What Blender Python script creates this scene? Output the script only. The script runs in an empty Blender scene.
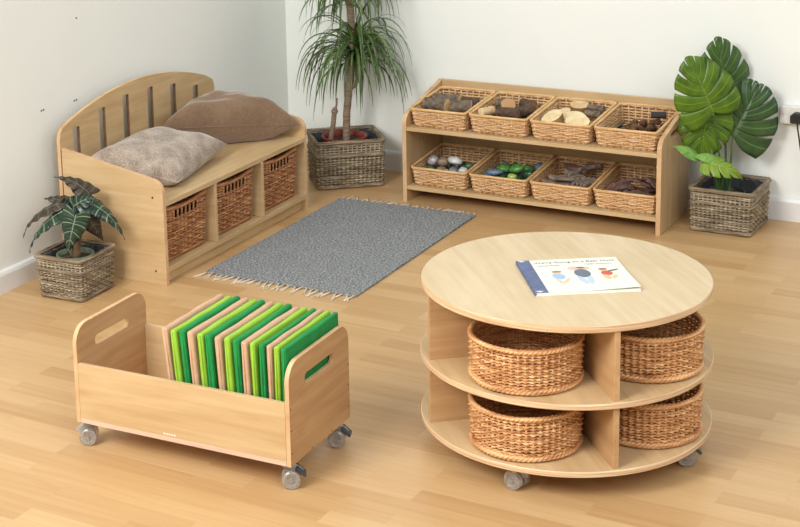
import bpy, math, random
from mathutils import Vector, Matrix, noise
random.seed(7)
SC = bpy.context.scene
COL = SC.collection
PI = math.pi
sin, cos = math.sin, math.cos


# ------------------------------------------------------------------ helpers
def lin(c):
    return tuple((x / 255 / 12.92) if x / 255 <= .04045 else ((x / 255 + .055) / 1.055) ** 2.4 for x in c)


class NT:
    def __init__(s, name):
        s.m = bpy.data.materials.new(name)
        s.m.use_nodes = True
        s.t = s.m.node_tree
        s.b = s.t.nodes['Principled BSDF']

    def n(s, kind, **kw):
        nd = s.t.nodes.new('ShaderNode' + kind)
        for k, v in kw.items():
            if isinstance(k, str) and hasattr(nd, k):
                setattr(nd, k, v)
            else:
                nd.inputs[k.replace('_', ' ')].default_value = v
        return nd

    def l(s, a, ai, b, bi):
        s.t.links.new(a.outputs[ai], b.inputs[bi])

    def ramp(s, stops, src, so=0):
        r = s.t.nodes.new('ShaderNodeValToRGB')
        e = r.color_ramp.elements
        while len(e) < len(stops):
            e.new(.5)
        for el, (p, c) in zip(e, stops):
            el.position = p
            el.color = tuple(c) + (1,)
        s.t.links.new(src.outputs[so], r.inputs[0])
        return r

    def bump(s, src, so, strength, dist=.002):
        b = s.t.nodes.new('ShaderNodeBump')
        b.inputs['Strength'].default_value = strength
        b.inputs['Distance'].default_value = dist
        s.t.links.new(src.outputs[so], b.inputs['Height'])
        s.t.links.new(b.outputs[0], s.b.inputs['Normal'])


def plain(name, c, rough=.5, metal=0, spec=.5, trans=0, coat=0):
    t = NT(name)
    t.b.inputs['Base Color'].default_value = lin(c) + (1,)
    t.b.inputs['Roughness'].default_value = rough
    t.b.inputs['Metallic'].default_value = metal
    t.b.inputs['Specular IOR Level'].default_value = spec
    t.b.inputs['Transmission Weight'].default_value = trans
    t.b.inputs['Coat Weight'].default_value = coat
    return t.m


def grainy(name, c1, c2, scale, rough=.5, c3=None, detail=4, bump=0, spec=.4):
    """colour from stretched noise in object space; scale is the xyz stretch"""
    t = NT(name)
    tc = t.n('TexCoord')
    mp = t.n('Mapping')
    mp.inputs['Scale'].default_value = scale
    t.l(tc, 'Object', mp, 0)
    nz = t.n('TexNoise')
    nz.inputs['Scale'].default_value = 1
    nz.inputs['Detail'].default_value = detail
    nz.inputs['Roughness'].default_value = .6
    nz.inputs['Distortion'].default_value = .4
    t.l(mp, 0, nz, 0)
    st = [(.3, lin(c1)), (.7, lin(c2))]
    if c3:
        st = [(.28, lin(c1)), (.5, lin(c2)), (.72, lin(c3))]
    r = t.ramp(st, nz)
    t.l(r, 0, t.b, 'Base Color')
    t.b.inputs['Roughness'].default_value = rough
    t.b.inputs['Specular IOR Level'].default_value = spec
    if bump:
        t.bump(nz, 0, bump)
    return t.m


def wood(name, c1, c2, axis, rough=.42):
    """birch plywood face: fine streaks along AXIS over a broad faint figure"""
    t = NT(name)
    tc = t.n('TexCoord')
    mp = t.n('Mapping')
    sc = [38, 38, 38]
    sc[axis] = 2.2
    mp.inputs['Scale'].default_value = sc
    t.l(tc, 'Object', mp, 0)
    n1 = t.n('TexNoise')
    n1.inputs['Scale'].default_value = 1.3
    n1.inputs['Detail'].default_value = 5
    n1.inputs['Distortion'].default_value = .6
    t.l(mp, 0, n1, 0)
    m2 = t.n('Mapping')
    s2 = [9, 9, 9]
    s2[axis] = 2.2
    m2.inputs['Scale'].default_value = s2
    t.l(tc, 'Object', m2, 0)
    n2 = t.n('TexNoise')
    n2.inputs['Scale'].default_value = 1
    n2.inputs['Detail'].default_value = 3
    n2.inputs['Distortion'].default_value = 1.5
    t.l(m2, 0, n2, 0)
    mx = t.n('Mix')
    mx.data_type = 'FLOAT'
    mx.inputs[0].default_value = .5
    t.l(n1, 0, mx, 2)
    t.l(n2, 0, mx, 3)
    r = t.ramp([(.34, lin(c1)), (.62, lin(c2))], mx)
    t.l(r, 0, t.b, 'Base Color')
    t.b.inputs['Roughness'].default_value = rough
    t.b.inputs['Specular IOR Level'].default_value = .35
    return t.m


class MB:
    def __init__(s):
        s.v = []
        s.f = []
        s.mi = []
        s.uv = None

    def add(s, vs, fs, mi=0):
        o = len(s.v)
        s.v += [tuple(p) for p in vs]
        s.f += [tuple(i + o for i in f) for f in fs]
        s.mi += [mi] * len(fs)

    def box(s, x0, x1, y0, y1, z0, z1, mi=0, M=None):
        vs = [(x, y, z) for z in (z0, z1) for y in (y0, y1) for x in (x0, x1)]
        if M is not None:
            vs = [M @ Vector(p) for p in vs]
        s.add(vs, [(0, 2, 3, 1), (4, 5, 7, 6), (0, 1, 5, 4), (2, 6, 7, 3), (0, 4, 6, 2), (1, 3, 7, 5)], mi)

    def tube(s, pts, r, n=6, closed=False, up=(0, 0, 1), mi=0, flat=1.0, caps=True):
        pts = [Vector(p) for p in pts]
        m = len(pts)
        rs = r if isinstance(r, (list, tuple)) else [r] * m
        up = Vector(up)
        vs = []
        for i, p in enumerate(pts):
            if closed:
                d = pts[(i + 1) % m] - pts[i - 1]
            else:
                d = pts[min(i + 1, m - 1)] - pts[max(i - 1, 0)]
            if d.length < 1e-9:
                d = Vector((0, 0, 1))
            d.normalize()
            u = up if abs(d.dot(up)) < .95 else Vector((1, 0, 0)) if abs(d.x) < .9 else Vector((0, 1, 0))
            a = d.cross(u).normalized()
            b = a.cross(d)
            for k in range(n):
                t = 2 * PI * k / n
                vs.append(p + a * (rs[i] * flat * cos(t)) + b * (rs[i] * sin(t)))
        fs = []
        for i in range(m if closed else m - 1):
            j = (i + 1) % m
            for k in range(n):
                q = (k + 1) % n
                fs.append((i * n + k, i * n + q, j * n + q, j * n + k))
        if caps and not closed:
            fs.append(tuple(reversed(range(n))))
            fs.append(tuple((m - 1) * n + k for k in range(n)))
        s.add(vs, fs, mi)

    def lathe(s, prof, n=24, c=(0, 0), mi=0, capend=True):
        vs = []
        for (r, z) in prof:
            for k in range(n):
                t = 2 * PI * k / n
                vs.append((c[0] + r * cos(t), c[1] + r * sin(t), z))
        fs = []
        for i in range(len(prof) - 1):
            for k in range(n):
                q = (k + 1) % n
                fs.append((i * n + k, i * n + q, (i + 1) * n + q, (i + 1) * n + k))
        if capend:
            fs.append(tuple(reversed(range(n))))
            fs.append(tuple((len(prof) - 1) * n + k for k in range(n)))
        s.add(vs, fs, mi)

    def build(s, name, mats, parent=None, smooth=False, bevel=0, M=None):
        me = bpy.data.meshes.new(name)
        vs = s.v if M is None else [M @ Vector(p) for p in s.v]
        me.from_pydata(vs, [], s.f)
        if not isinstance(mats, (list, tuple)):
            mats = [mats]
        for m in mats:
            me.materials.append(m)
        me.polygons.foreach_set('material_index', s.mi)
        if s.uv:
            ul = me.uv_layers.new(name='UVMap')
            for lp in me.loops:
                ul.data[lp.index].uv = s.uv[lp.vertex_index]
        if smooth:
            me.polygons.foreach_set('use_smooth', [True] * len(me.polygons))
        me.update()
        o = bpy.data.objects.new(name, me)
        COL.objects.link(o)
        if parent is not None:
            o.parent = parent
        if bevel:
            b = o.modifiers.new('ease', 'BEVEL')
            b.width = bevel
            b.segments = 2
            b.limit_method = 'ANGLE'
        return o


def thing(name, label, cat, loc=(0, 0, 0), rz=0, group=None):
    o = bpy.data.objects.new(name, None)
    o.empty_display_size = .05
    COL.objects.link(o)
    o.location = loc
    o.rotation_euler = (0, 0, rz)
    o['label'] = label
    o['category'] = cat
    if group:
        o['group'] = group
    return o


def tag(o, label, cat, group=None):
    o['label'] = label
    o['category'] = cat
    if group:
        o['group'] = group
    return o


def dup(root, label, loc, rz=None, group=None, scale=None):
    c = root.copy()
    COL.objects.link(c)
    c.location = loc
    if rz is not None:
        c.rotation_euler = (0, 0, rz)
    if scale:
        c.scale = scale
    c['label'] = label
    if group:
        c['group'] = group
    for ch in list(root.children):
        d = ch.copy()
        COL.objects.link(d)
        d.parent = c
        for g in list(ch.children):
            e = g.copy()
            COL.objects.link(e)
            e.parent = d
    return c


def rnd_poly(pts, n=6):
    """[(x,y,r)] -> polygon with rounded corners"""
    out = []
    m = len(pts)
    for i in range(m):
        x, y, r = pts[i]
        p = Vector((x, y))
        if r <= 0:
            out.append((x, y))
            continue
        a = (Vector(pts[i - 1][:2]) - p).normalized()
        b = (Vector(pts[(i + 1) % m][:2]) - p).normalized()
        half = math.acos(max(-1, min(1, a.dot(b)))) / 2
        d = r / math.tan(half)
        c = p + (a + b).normalized() * (r / sin(half))
        s = p + a * d - c
        e = p + b * d - c
        a0 = math.atan2(s.y, s.x)
        da = (math.atan2(e.y, e.x) - a0 + PI) % (2 * PI) - PI
        for k in range(n + 1):
            t = a0 + da * k / n
            out.append((c.x + r * cos(t), c.y + r * sin(t)))
    return out


def panel(name, outline, holes, th, mats, parent, M, ease=.0012, jamb=None):
    """flat board with holes; outline in (u,v), thickness 0..th along w; M takes (u,v,w) to local space"""
    cu = bpy.data.curves.new(name, 'CURVE')
    cu.dimensions = '2D'
    cu.fill_mode = 'BOTH'
    cu.extrude = th / 2 - ease
    cu.bevel_depth = ease
    cu.bevel_resolution = 1
    cu.offset = -ease
    for poly in [outline] + list(holes):
        sp = cu.splines.new('POLY')
        sp.points.add(len(poly) - 1)
        for p, (x, y) in zip(sp.points, poly):
            p.co = (x, y, 0, 1)
        sp.use_cyclic_u = True
    tmp = bpy.data.objects.new('tmp', cu)
    COL.objects.link(tmp)
    bpy.context.view_layer.update()
    me = bpy.data.meshes.new_from_object(tmp.evaluated_get(bpy.context.evaluated_depsgraph_get()))
    bpy.data.objects.remove(tmp)
    bpy.data.curves.remove(cu)
    me.name = name
    me.materials.clear()
    for m in mats:
        me.materials.append(m)
    for p in me.polygons:
        p.material_index = 0 if abs(p.normal.z) > .9 else min(1, len(mats) - 1)
        p.use_smooth = False
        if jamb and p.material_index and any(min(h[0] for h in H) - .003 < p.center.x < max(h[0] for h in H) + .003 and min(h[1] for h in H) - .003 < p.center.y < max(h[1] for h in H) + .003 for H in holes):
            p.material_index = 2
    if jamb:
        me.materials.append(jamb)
    me.transform(Matrix.Translation((0, 0, th / 2)))
    me.transform(M)
    me.update()
    o = bpy.data.objects.new(name, me)
    COL.objects.link(o)
    o.parent = parent
    return o


def axes(U, V, W, O):
    m = Matrix.Identity(4)
    for i, a in enumerate((U, V, W, O)):
        for k in range(3):
            m[k][i] = a[k]
    return m


def slot(u0, u1, v0, v1, r, n=5):
    return rnd_poly([(u0, v0, r), (u1, v0, r), (u1, v1, r), (u0, v1, r)], n)


def mesh_text(body, size, M, mat, name, parent, extrude=0.0003, align='LEFT', bold=0):
    cu = bpy.data.curves.new(name, 'FONT')
    cu.body = body
    cu.size = size
    cu.extrude = extrude
    cu.offset = bold - size * .006
    cu.align_x = align
    tmp = bpy.data.objects.new('tmp', cu)
    COL.objects.link(tmp)
    bpy.context.view_layer.update()
    me = bpy.data.meshes.new_from_object(tmp.evaluated_get(bpy.context.evaluated_depsgraph_get()))
    bpy.data.objects.remove(tmp)
    me.materials.clear()
    me.materials.append(mat)
    me.transform(M)
    me.update()
    me.name = name
    o = bpy.data.objects.new(name, me)
    COL.objects.link(o)
    o.parent = parent
    return o


# ------------------------------------------------------------------ materials
PLY = ((188, 155, 110), (208, 179, 136))
PLYX = wood('birch ply grain x', *PLY, 0)
PLYY = wood('birch ply grain y', *PLY, 1)
PLYZ = wood('birch ply grain z', *PLY, 2)
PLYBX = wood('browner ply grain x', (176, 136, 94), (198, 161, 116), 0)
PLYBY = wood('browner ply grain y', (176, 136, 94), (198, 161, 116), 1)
TOPW = wood('birch table top', (198, 174, 134), (212, 191, 155), 0, .42)
EDGE = grainy('ply edge layers', (196, 156, 114), (228, 200, 162), (6, 6, 260), .6, detail=1)
EDGEP = grainy('pale ply edge', (196, 152, 108), (222, 188, 146), (10, 10, 10), .6)
JAMB = grainy('dark brown slot edge', (112, 82, 58), (140, 106, 78), (20, 20, 20), .7)  # slot walls of the bench back, browner than the other board edges
SCREW = plain('screw head', (96, 76, 58), .4, .6)


def wicker(name, c1, c2, c3, rough=.5):
    t = NT(name)
    tc = t.n('TexCoord')
    mp = t.n('Mapping')
    mp.inputs['Scale'].default_value = (14, 14, 190)
    t.l(tc, 'Object', mp, 0)
    nz = t.n('TexNoise')
    nz.inputs['Scale'].default_value = 1
    nz.inputs['Detail'].default_value = 3
    t.l(mp, 0, nz, 0)
    r = t.ramp([(.3, lin(c1)), (.5, lin(c2)), (.7, lin(c3))], nz)
    t.l(r, 0, t.b, 'Base Color')
    t.b.inputs['Roughness'].default_value = rough
    t.b.inputs['Specular IOR Level'].default_value = .4
    return t.m


W_TRAY = wicker('pale buff willow', (184, 136, 90), (218, 176, 128), (238, 206, 164), .5)
W_BENCH = wicker('orange brown willow', (122, 74, 42), (174, 118, 74), (208, 160, 112), .45)
W_ROUND = wicker('honey willow', (156, 100, 58), (208, 154, 102), (234, 192, 140), .38)
W_GREY = wicker('grey washed rattan', (92, 78, 62), (146, 130, 106), (188, 174, 148), .55)
W_RIMT = wicker('buff willow rim', (196, 148, 92), (220, 178, 122), (234, 200, 148), .5)
W_RIMG = wicker('grey rattan rim', (88, 74, 58), (134, 117, 94), (172, 156, 130), .55)


# ------------------------------------------------------------------ setting
def struct(o):
    o['kind'] = 'structure'
    return o


def floor_mat():
    t = NT('beech laminate strips')
    tc = t.n('TexCoord')
    br = t.n('TexBrick')
    br.offset = .37
    br.offset_frequency = 2
    br.inputs['Scale'].default_value = 1
    br.inputs['Brick Width'].default_value = .40
    br.inputs['Row Height'].default_value = .066
    br.inputs['Mortar Size'].default_value = .0006
    br.inputs['Mortar Smooth'].default_value = .2
    br.inputs['Bias'].default_value = 0
    br.inputs['Color1'].default_value = (0, 0, 0, 1)
    br.inputs['Color2'].default_value = (1, 1, 1, 1)
    br.inputs['Mortar'].default_value = (.25, .25, .25, 1)
    t.l(tc, 'Object', br, 0)
    mp = t.n('Mapping')
    mp.inputs['Scale'].default_value = (2.2, 55, 1)
    t.l(tc, 'Object', mp, 0)
    # each strip reads its own piece of the grain
    add = t.n('VectorMath')
    add.operation = 'ADD'
    sc = t.n('VectorMath')
    sc.operation = 'SCALE'
    sc.inputs['Scale'].default_value = 37
    t.l(br, 'Color', sc, 0)
    t.l(mp, 0, add, 0)
    t.l(sc, 0, add, 1)
    nz = t.n('TexNoise')
    nz.inputs['Scale'].default_value = 1
    nz.inputs['Detail'].default_value = 5
    nz.inputs['Distortion'].default_value = .8
    t.l(add, 0, nz, 0)
    mx = t.n('Mix')
    mx.data_type = 'RGBA'
    mx.inputs[0].default_value = .6
    t.l(br, 'Color', mx, 6)
    t.l(nz, 0, mx, 7)
    r = t.ramp([(.12, lin((178, 138, 92))), (.5, lin((196, 158, 110))), (.85, lin((208, 174, 128)))], mx, 2)
    t.l(r, 0, t.b, 'Base Color')
    t.b.inputs['Roughness'].default_value = .33
    t.b.inputs['Specular IOR Level'].default_value = .42
    return t.m


WALLM = grainy('white matt emulsion', (237, 240, 234), (241, 243, 238), (1.3, 1.3, 1.3), .85, spec=.2)
SKIRT = plain('white gloss skirting', (232, 232, 230), .35)
m = MB()
m.box(-.3, 6.5, -8.0, .12, -.1, 0)
struct(m.build('floor', floor_mat()))
m = MB()
m.box(-.3, 6.5, 0, .12, 0, 2.6)
struct(m.build('wall_back', WALLM))
LA = -.0267   # the left wall leans a little from square
m = MB()
m.box(-.12, 0, -8.0, 0, 0, 2.6)
wl = struct(m.build('wall_left', WALLM, M=Matrix.Rotation(.0267, 4, 'Z')))
prof = [(0, 0), (.016, 0), (.016, .074), (.012, .086), (.006, .092), (0, .092)]
m = MB()
vs = [(x, -d - .0005, z) for x in (.016, 6.4) for d, z in prof]
m.add(vs, [(i, (i + 1) % 6, 6 + (i + 1) % 6, 6 + i) for i in range(6)] + [tuple(range(6))[::-1], tuple(range(6, 12))])
struct(m.build('baseboard_back', SKIRT))
m = MB()
vs = [(d + .0005, y, z * .84) for y in (-7.9, -.001) for d, z in prof]
m.add(vs, [(i, (i + 1) % 6, 6 + (i + 1) % 6, 6 + i) for i in range(6)] + [tuple(range(6))[::-1], tuple(range(6, 12))])
struct(m.build('baseboard_left', SKIRT, M=Matrix.Rotation(.0267, 4, 'Z')))
HOLE = plain('dark screw hole', (60, 54, 50), .9)
for y, z in ((-1.50, .883), (-1.539, .584), (-1.527, .585), (-1.727, .586), (-1.715, .587)):
    m = MB()
    m.lathe([(.0035, 0), (.0035, .0012)], 8)
    o = m.build('screw_hole', HOLE, wl, M=Matrix.Translation((-LA * 0 + .0267 * -y, y, z)) @ Matrix.Rotation(PI / 2, 4, 'Y'))

# wall socket, plug
SOCK = plain('white moulded plastic', (226, 224, 216), .35)
so = thing('wall_socket', 'white double wall socket on the white wall right of the cheese plant', 'socket', (2.282, 0, .42))
m = MB()
m.box(-.073, .073, -.03, -.0005, -.033, .033)
m.build('back_box', SOCK, so, bevel=.003)
m = MB()
m.box(-.0735, .0735, -.036, -.0302, -.0335, .0335)
m.build('face_plate', SOCK, so, bevel=.002)
for x in (-.064, -.042):
    m = MB()
    m.box(x - .006, x + .006, -.040, -.0365, .004, .022)
    m.build('rocker_switch', SOCK, so, bevel=.001)
BLK = plain('black plastic', (26, 26, 28), .4)
pl = thing('mains_plug', 'black mains plug with hanging lead in the white wall socket', 'plug', (2.277, -.0366, .412))
m = MB()
pts = rnd_poly([(-.025, -.018, .007), (.025, -.018, .007), (.025, .012, .008), (.012, .024, .008), (-.012, .024, .008), (-.025, .012, .008)], 4)
vs = [(x, 0, z) for x, z in pts] + [(x, -.024, z) for x, z in pts] + [(x * .8, -.032, z * .8) for x, z in pts]
k = len(pts)
m.add(vs, [(i, i + k, (i + 1) % k + k, (i + 1) % k) for i in range(k)] + [(i + k, i + 2 * k, (i + 1) % k + 2 * k, (i + 1) % k + k) for i in range(k)] + [tuple(range(2 * k, 3 * k))[::-1], tuple(range(k))])
m.build('plug_body', BLK, pl)
m = MB()
cp = [(0, -.014, -.016), (.003, -.014, -.04), (.010, -.016, -.075), (.020, -.02, -.13), (.04, -.025, -.22), (.075, -.03, -.33), (.12, -.04, -.395), (.2, -.06, -.4085), (.4, -.1, -.4085)]
m.tube(cp, .0032, 8)
m.build('lead', BLK, pl, smooth=True)


# ------------------------------------------------------------------ weaving
def rrect(w, d, r, N):
    """N points evenly spaced round a rounded rectangle, with outward normals"""
    L1, L2 = w - 2 * r, d - 2 * r
    per = 2 * L1 + 2 * L2 + 2 * PI * r
    out = []
    for i in range(N):
        s = per * i / N
        segs = [(L1, (-w / 2 + r, -d / 2), (1, 0)), (PI * r / 2, (w / 2 - r, -d / 2 + r), -PI / 2), (L2, (w / 2, -d / 2 + r), (0, 1)), (PI * r / 2, (w / 2 - r, d / 2 - r), 0),
                (L1, (w / 2 - r, d / 2), (-1, 0)), (PI * r / 2, (-w / 2 + r, d / 2 - r), PI / 2), (L2, (-w / 2, d / 2 - r), (0, -1)), (PI * r / 2, (-w / 2 + r, -d / 2 + r), PI)]
        for L, o, dd in segs:
            if s <= L:
                if isinstance(dd, tuple):
                    out.append((o[0] + dd[0] * s, o[1] + dd[1] * s, dd[1], -dd[0]))
                else:
                    a = dd + s / r if r else dd
                    out.append((o[0] + r * cos(a), o[1] + r * sin(a), cos(a), sin(a)))
                break
            s -= L
        else:
            out.append((-w / 2 + r, -d / 2, 0, -1))
    return out


def circ(w, d, r, N):
    return [(w / 2 * cos(2 * PI * i / N), w / 2 * sin(2 * PI * i / N), cos(2 * PI * i / N), sin(2 * PI * i / N)) for i in range(N)]


def weave(shape, bot, top, corner, K, rows, hfun, sr, amp, z0=.006, sub=4, n=5, band=None, stake_r=None, seed=1, gap=None, column=.55):
    """woven wall: rows of rods passing in front of and behind K stakes. bot/top are (w,d); hfun(x,y)->rim height"""
    rng = random.Random(seed)
    m = MB()
    N = K * sub
    for i in range(rows):
        t = (i + .5) / rows
        w = bot[0] + (top[0] - bot[0]) * t
        d = bot[1] + (top[1] - bot[1]) * t
        P = shape(w, d, corner, N)
        jz = rng.uniform(-.12, .12)
        rr = sr * rng.uniform(.9, 1.1)
        plainrow = band and band[0] <= t <= band[1]
        a = amp * (.35 if plainrow else 1)
        ph = rng.random() * 6
        pts = []
        for k, (x, y, nx, ny) in enumerate(P):
            off = a * ((1 - column * .5) * cos(PI * (k / sub + i)) + column * cos(2 * PI * k / sub)) if not plainrow else a * cos(PI * (k / sub / 1.5 + i))
            off += .0004 * sin(k * .7 + ph)
            if gap and gap(x, y, t):
                off -= .0
            z = z0 + (hfun(x, y) - z0) * ((i + .5 + jz) / rows) + .0004 * sin(k * .31 + ph * 2)
            pts.append((x + nx * off, y + ny * off, z))
        if gap:
            runs = []
            cur = []
            for k, (x, y, nx, ny) in enumerate(P):
                if gap(x, y, t):
                    if cur:
                        runs.append(cur)
                    cur = []
                else:
                    cur.append(pts[k])
            if len(runs) == 0:
                m.tube(pts, rr, n, closed=True, flat=.8)
            else:
                runs[0] = cur + runs[0] if cur else runs[0]
                for ru in runs:
                    if len(ru) > 1:
                        m.tube(ru, rr, n, flat=.8)
        else:
            m.tube(pts, rr, n, closed=True, flat=.8)
    # stakes
    B = shape(bot[0], bot[1], corner, K)
    T = shape(top[0], top[1], corner, K)
    for (x, y, nx, ny), (x1, y1, a, b) in zip(B, T):
        m.tube([(x, y, .001), (x1, y1, hfun(x1, y1))], stake_r or sr * .9, 5)
    return m


def rope(shape, w, d, corner, hfun, R, sr, turns, strands=3, N=150, n=6, dz=0):
    m = MB()
    P = shape(w, d, corner, N)
    for s in range(strands):
        pts = []
        for k, (x, y, nx, ny) in enumerate(P):
            a = 2 * PI * (turns * k / N + s / strands)
            pts.append((x + nx * R * cos(a), y + ny * R * cos(a), hfun(x, y) + R * sin(a) + dz))
        m.tube(pts, sr, n, closed=True)
    return m


def base_plate(shape, w, d, corner, z0=.001, z1=.006, N=48):
    m = MB()
    P = shape(w, d, corner, N)
    m.add([(x, y, z0) for x, y, *_ in P] + [(x, y, z1) for x, y, *_ in P],
          [tuple(range(N))[::-1], tuple(range(N, 2 * N))] + [(i, (i + 1) % N, N + (i + 1) % N, N + i) for i in range(N)])
    return m


# ------------------------------------------------------------------ bench
BA = .0398
BX, BY = .0961, -1.7139
be = thing('reading_bench', 'low wooden bench with an arched slatted back and three cubbies along the left wall', 'bench', (BX, BY, 0), BA)
L, D = 1.032, .4425
Mx = lambda x: axes((0, 1, 0), (0, 0, 1), (1, 0, 0), (x, 0, 0))       # board facing x : u=y, v=z
My = lambda y: axes((1, 0, 0), (0, 0, 1), (0, -1, 0), (0, y, 0))      # board facing -y: u=x, v=z, thickness towards -y
Mz = lambda z: axes((1, 0, 0), (0, 1, 0), (0, 0, 1), (0, 0, z))
arch = [(y, .609 - .36 * (y - .505) ** 2) for y in [.03 + i * (.972 / 24) for i in range(25)]]
outl = [(0, 0), (L, 0)] + [(L, .47), (L - .004, .492), (L - .014, .508)] + arch[::-1][1:-1] + [(.02, .522), (.006, .505), (0, .48)]
tops = [.508, .545, .563, .561, .542, .505]
holes = [slot(y - .0195, y + .0195, .378, zt, .004, 3) for y, zt in zip((.099, .258, .409, .570, .728, .889), tops)]
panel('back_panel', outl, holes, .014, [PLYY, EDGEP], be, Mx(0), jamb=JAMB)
side = rnd_poly([(.0185, 0, 0), (D, 0, 0), (D, .372, .05), (.0185, .452, .0)], 8)
panel('side_panel', side, [], .018, [PLYX, EDGEP], be, My(.018))
panel('side_panel', side, [], .018, [PLYX, EDGEP], be, My(L))
m = MB()
m.box(.0185, D, .0185, L - .0185, .282, .300)
m.build('seat', PLYY, be, bevel=.0015)
m = MB()
m.box(.0185, D, .0185, L - .0185, .0455, .0635)
m.build('bottom_shelf', PLYY, be, bevel=.0015)
m = MB()
m.box(.404, .420, .0185, L - .0185, 0, .045)
m.build('plinth', PLYY, be, bevel=.001)
for y in (.341, .6785):
    m = MB()
    m.box(.0185, D - .001, y - .0075, y + .0075, .064, .2815)
    m.build('divider', PLYX, be, bevel=.001)
for y, x, z in ((-.0003, .40, .315), (-.0003, .40, .05), (-.0003, .06, .05)):
    m = MB()
    m.lathe([(.004, 0), (.004, .0006)], 10)
    m.build('screw', SCREW, be, M=Matrix.Translation((x, y, z)) @ Matrix.Rotation(PI / 2, 4, 'X'))


# bench baskets
def on_bench(x, y, z):
    return (BX + cos(BA) * x - sin(BA) * y, BY + sin(BA) * x + cos(BA) * y, z)


def bench_basket(label, loc):
    # local: front is +x
    t = thing('storage_basket', label, 'basket', loc, BA, 'wicker baskets under the bench seat')
    h = lambda x, y: .186 + .012 * (abs(y) / .135) ** 2
    gap = lambda x, y, tt: x > .15 and abs(y) < .080 and .80 < tt < .93
    weave(rrect, (.335, .262), (.352, .284), .022, 48, 19, h, .0045, .0040, gap=gap, seed=3, column=.7).build('woven_body', W_BENCH, t, smooth=True)
    rope(rrect, .354, .286, .024, h, .0045, .0052, 34).build('rim', W_BENCH, t, smooth=True)
    rope(rrect, .336, .263, .022, lambda x, y: .0092, .003, .0045, 30).build('base_border', W_BENCH, t, smooth=True)
    base_plate(rrect, .33, .256, .022).build('base', W_BENCH, t)
    return t


bb = bench_basket('orange-brown wicker basket in the bench cubby nearest the camera, beside the leafy plant', on_bench(.240, .178, .0645))
dup(bb, 'orange-brown wicker basket in the middle cubby under the bench seat', on_bench(.240, .511, .0645))
dup(bb, 'orange-brown wicker basket in the bench cubby nearest the room corner', on_bench(.240, .853, .0645))


# pillows
def pillow(name, label, C, th, mat, zmin, loc, seed, N=40, lim=None, wr=.006):
    """C: four corner points in bench space; inflated between two faces joined at a pinched seam"""
    m = MB()
    C = [Vector(c) for c in C]
    nrm = (C[1] - C[0]).cross(C[3] - C[0]).normalized()
    idx = {}

    def pt(i, j, sgn):
        u, v = i / N, j / N
        a, b = 2 * u - 1, 2 * v - 1
        pin = .06
        uu = .5 + (a * (1 - pin * (1 - a * a * 0) * (1 - b * b))) / 2
        vv = .5 + (b * (1 - pin * (1 - a * a))) / 2
        P = C[0] * (1 - uu) * (1 - vv) + C[1] * uu * (1 - vv) + C[2] * uu * vv + C[3] * (1 - uu) * vv
        e = max(0, (1 - a ** 4)) * max(0, (1 - b ** 4))
        hgt = th / 2 * (e ** .55)
        q = Vector((a * 2.1 + seed, b * 2.1, sgn * 3.0))
        w = noise.noise(q) * wr * 2 * e ** .3
        ang = math.atan2(b, a)
        w += wr * .8 * sin(ang * 14 + seed) * min(1, (a * a + b * b) * .7) * e ** .4 * noise.noise(Vector((ang * 2, seed, 0)))
        P = P + nrm * (sgn * hgt + w)
        if P.z < zmin:
            P.z = zmin + .0005 * sgn + .001
        if lim:
            P.x = max(lim[0], min(lim[1], P.x))
            P.y = max(lim[2], min(lim[3], P.y))
        return P
    for sgn in (1, -1):
        for i in range(N + 1):
            for j in range(N + 1):
                bd = i in (0, N) or j in (0, N)
                key = (i, j, 0 if bd else sgn)
                if key not in idx:
                    idx[key] = len(m.v)
                    m.v.append(tuple(pt(i, j, sgn)))
        for i in range(N):
            for j in range(N):
                q = []
                for a, b in ((i, j), (i + 1, j), (i + 1, j + 1), (i, j + 1)):
                    bd = a in (0, N) or b in (0, N)
                    q.append(idx[(a, b, 0 if bd else sgn)])
                m.f.append(tuple(q if sgn > 0 else q[::-1]))
                m.mi.append(0)
    t = thing(name, label, 'pillow', loc, BA)
    m.build('pillow_cover', mat, t, smooth=True)
    # seam cord round the edge
    s = MB()
    loop = [m.v[idx[(i, 0, 0)]] for i in range(N)] + [m.v[idx[(N, j, 0)]] for j in range(N)] + [m.v[idx[(N - i, N, 0)]] for i in range(N)] + [m.v[idx[(0, N - j, 0)]] for j in range(N)]
    s.tube(loop, .0022, 6, closed=True)
    s.build('seam', mat, t, smooth=True)
    return t


def fabric(name, c1, c2, s=260, rough=.9, sheen=.3, bump=.2):
    t = NT(name)
    tc = t.n('TexCoord')
    nz = t.n('TexNoise')
    nz.inputs['Scale'].default_value = s
    nz.inputs['Detail'].default_value = 3
    t.l(tc, 'Object', nz, 0)
    n2 = t.n('TexNoise')
    n2.inputs['Scale'].default_value = s / 12
    t.l(tc, 'Object', n2, 0)
    mx = t.n('Mix')
    mx.data_type = 'FLOAT'
    mx.inputs[0].default_value = .45
    t.l(nz, 0, mx, 2)
    t.l(n2, 0, mx, 3)
    r = t.ramp([(.36, lin(c1)), (.64, lin(c2))], mx)
    t.l(r, 0, t.b, 'Base Color')
    t.b.inputs['Roughness'].default_value = rough
    t.b.inputs['Sheen Weight'].default_value = sheen
    t.b.inputs['Specular IOR Level'].default_value = .15
    t.bump(nz, 0, bump, .001)
    return t.m


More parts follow.
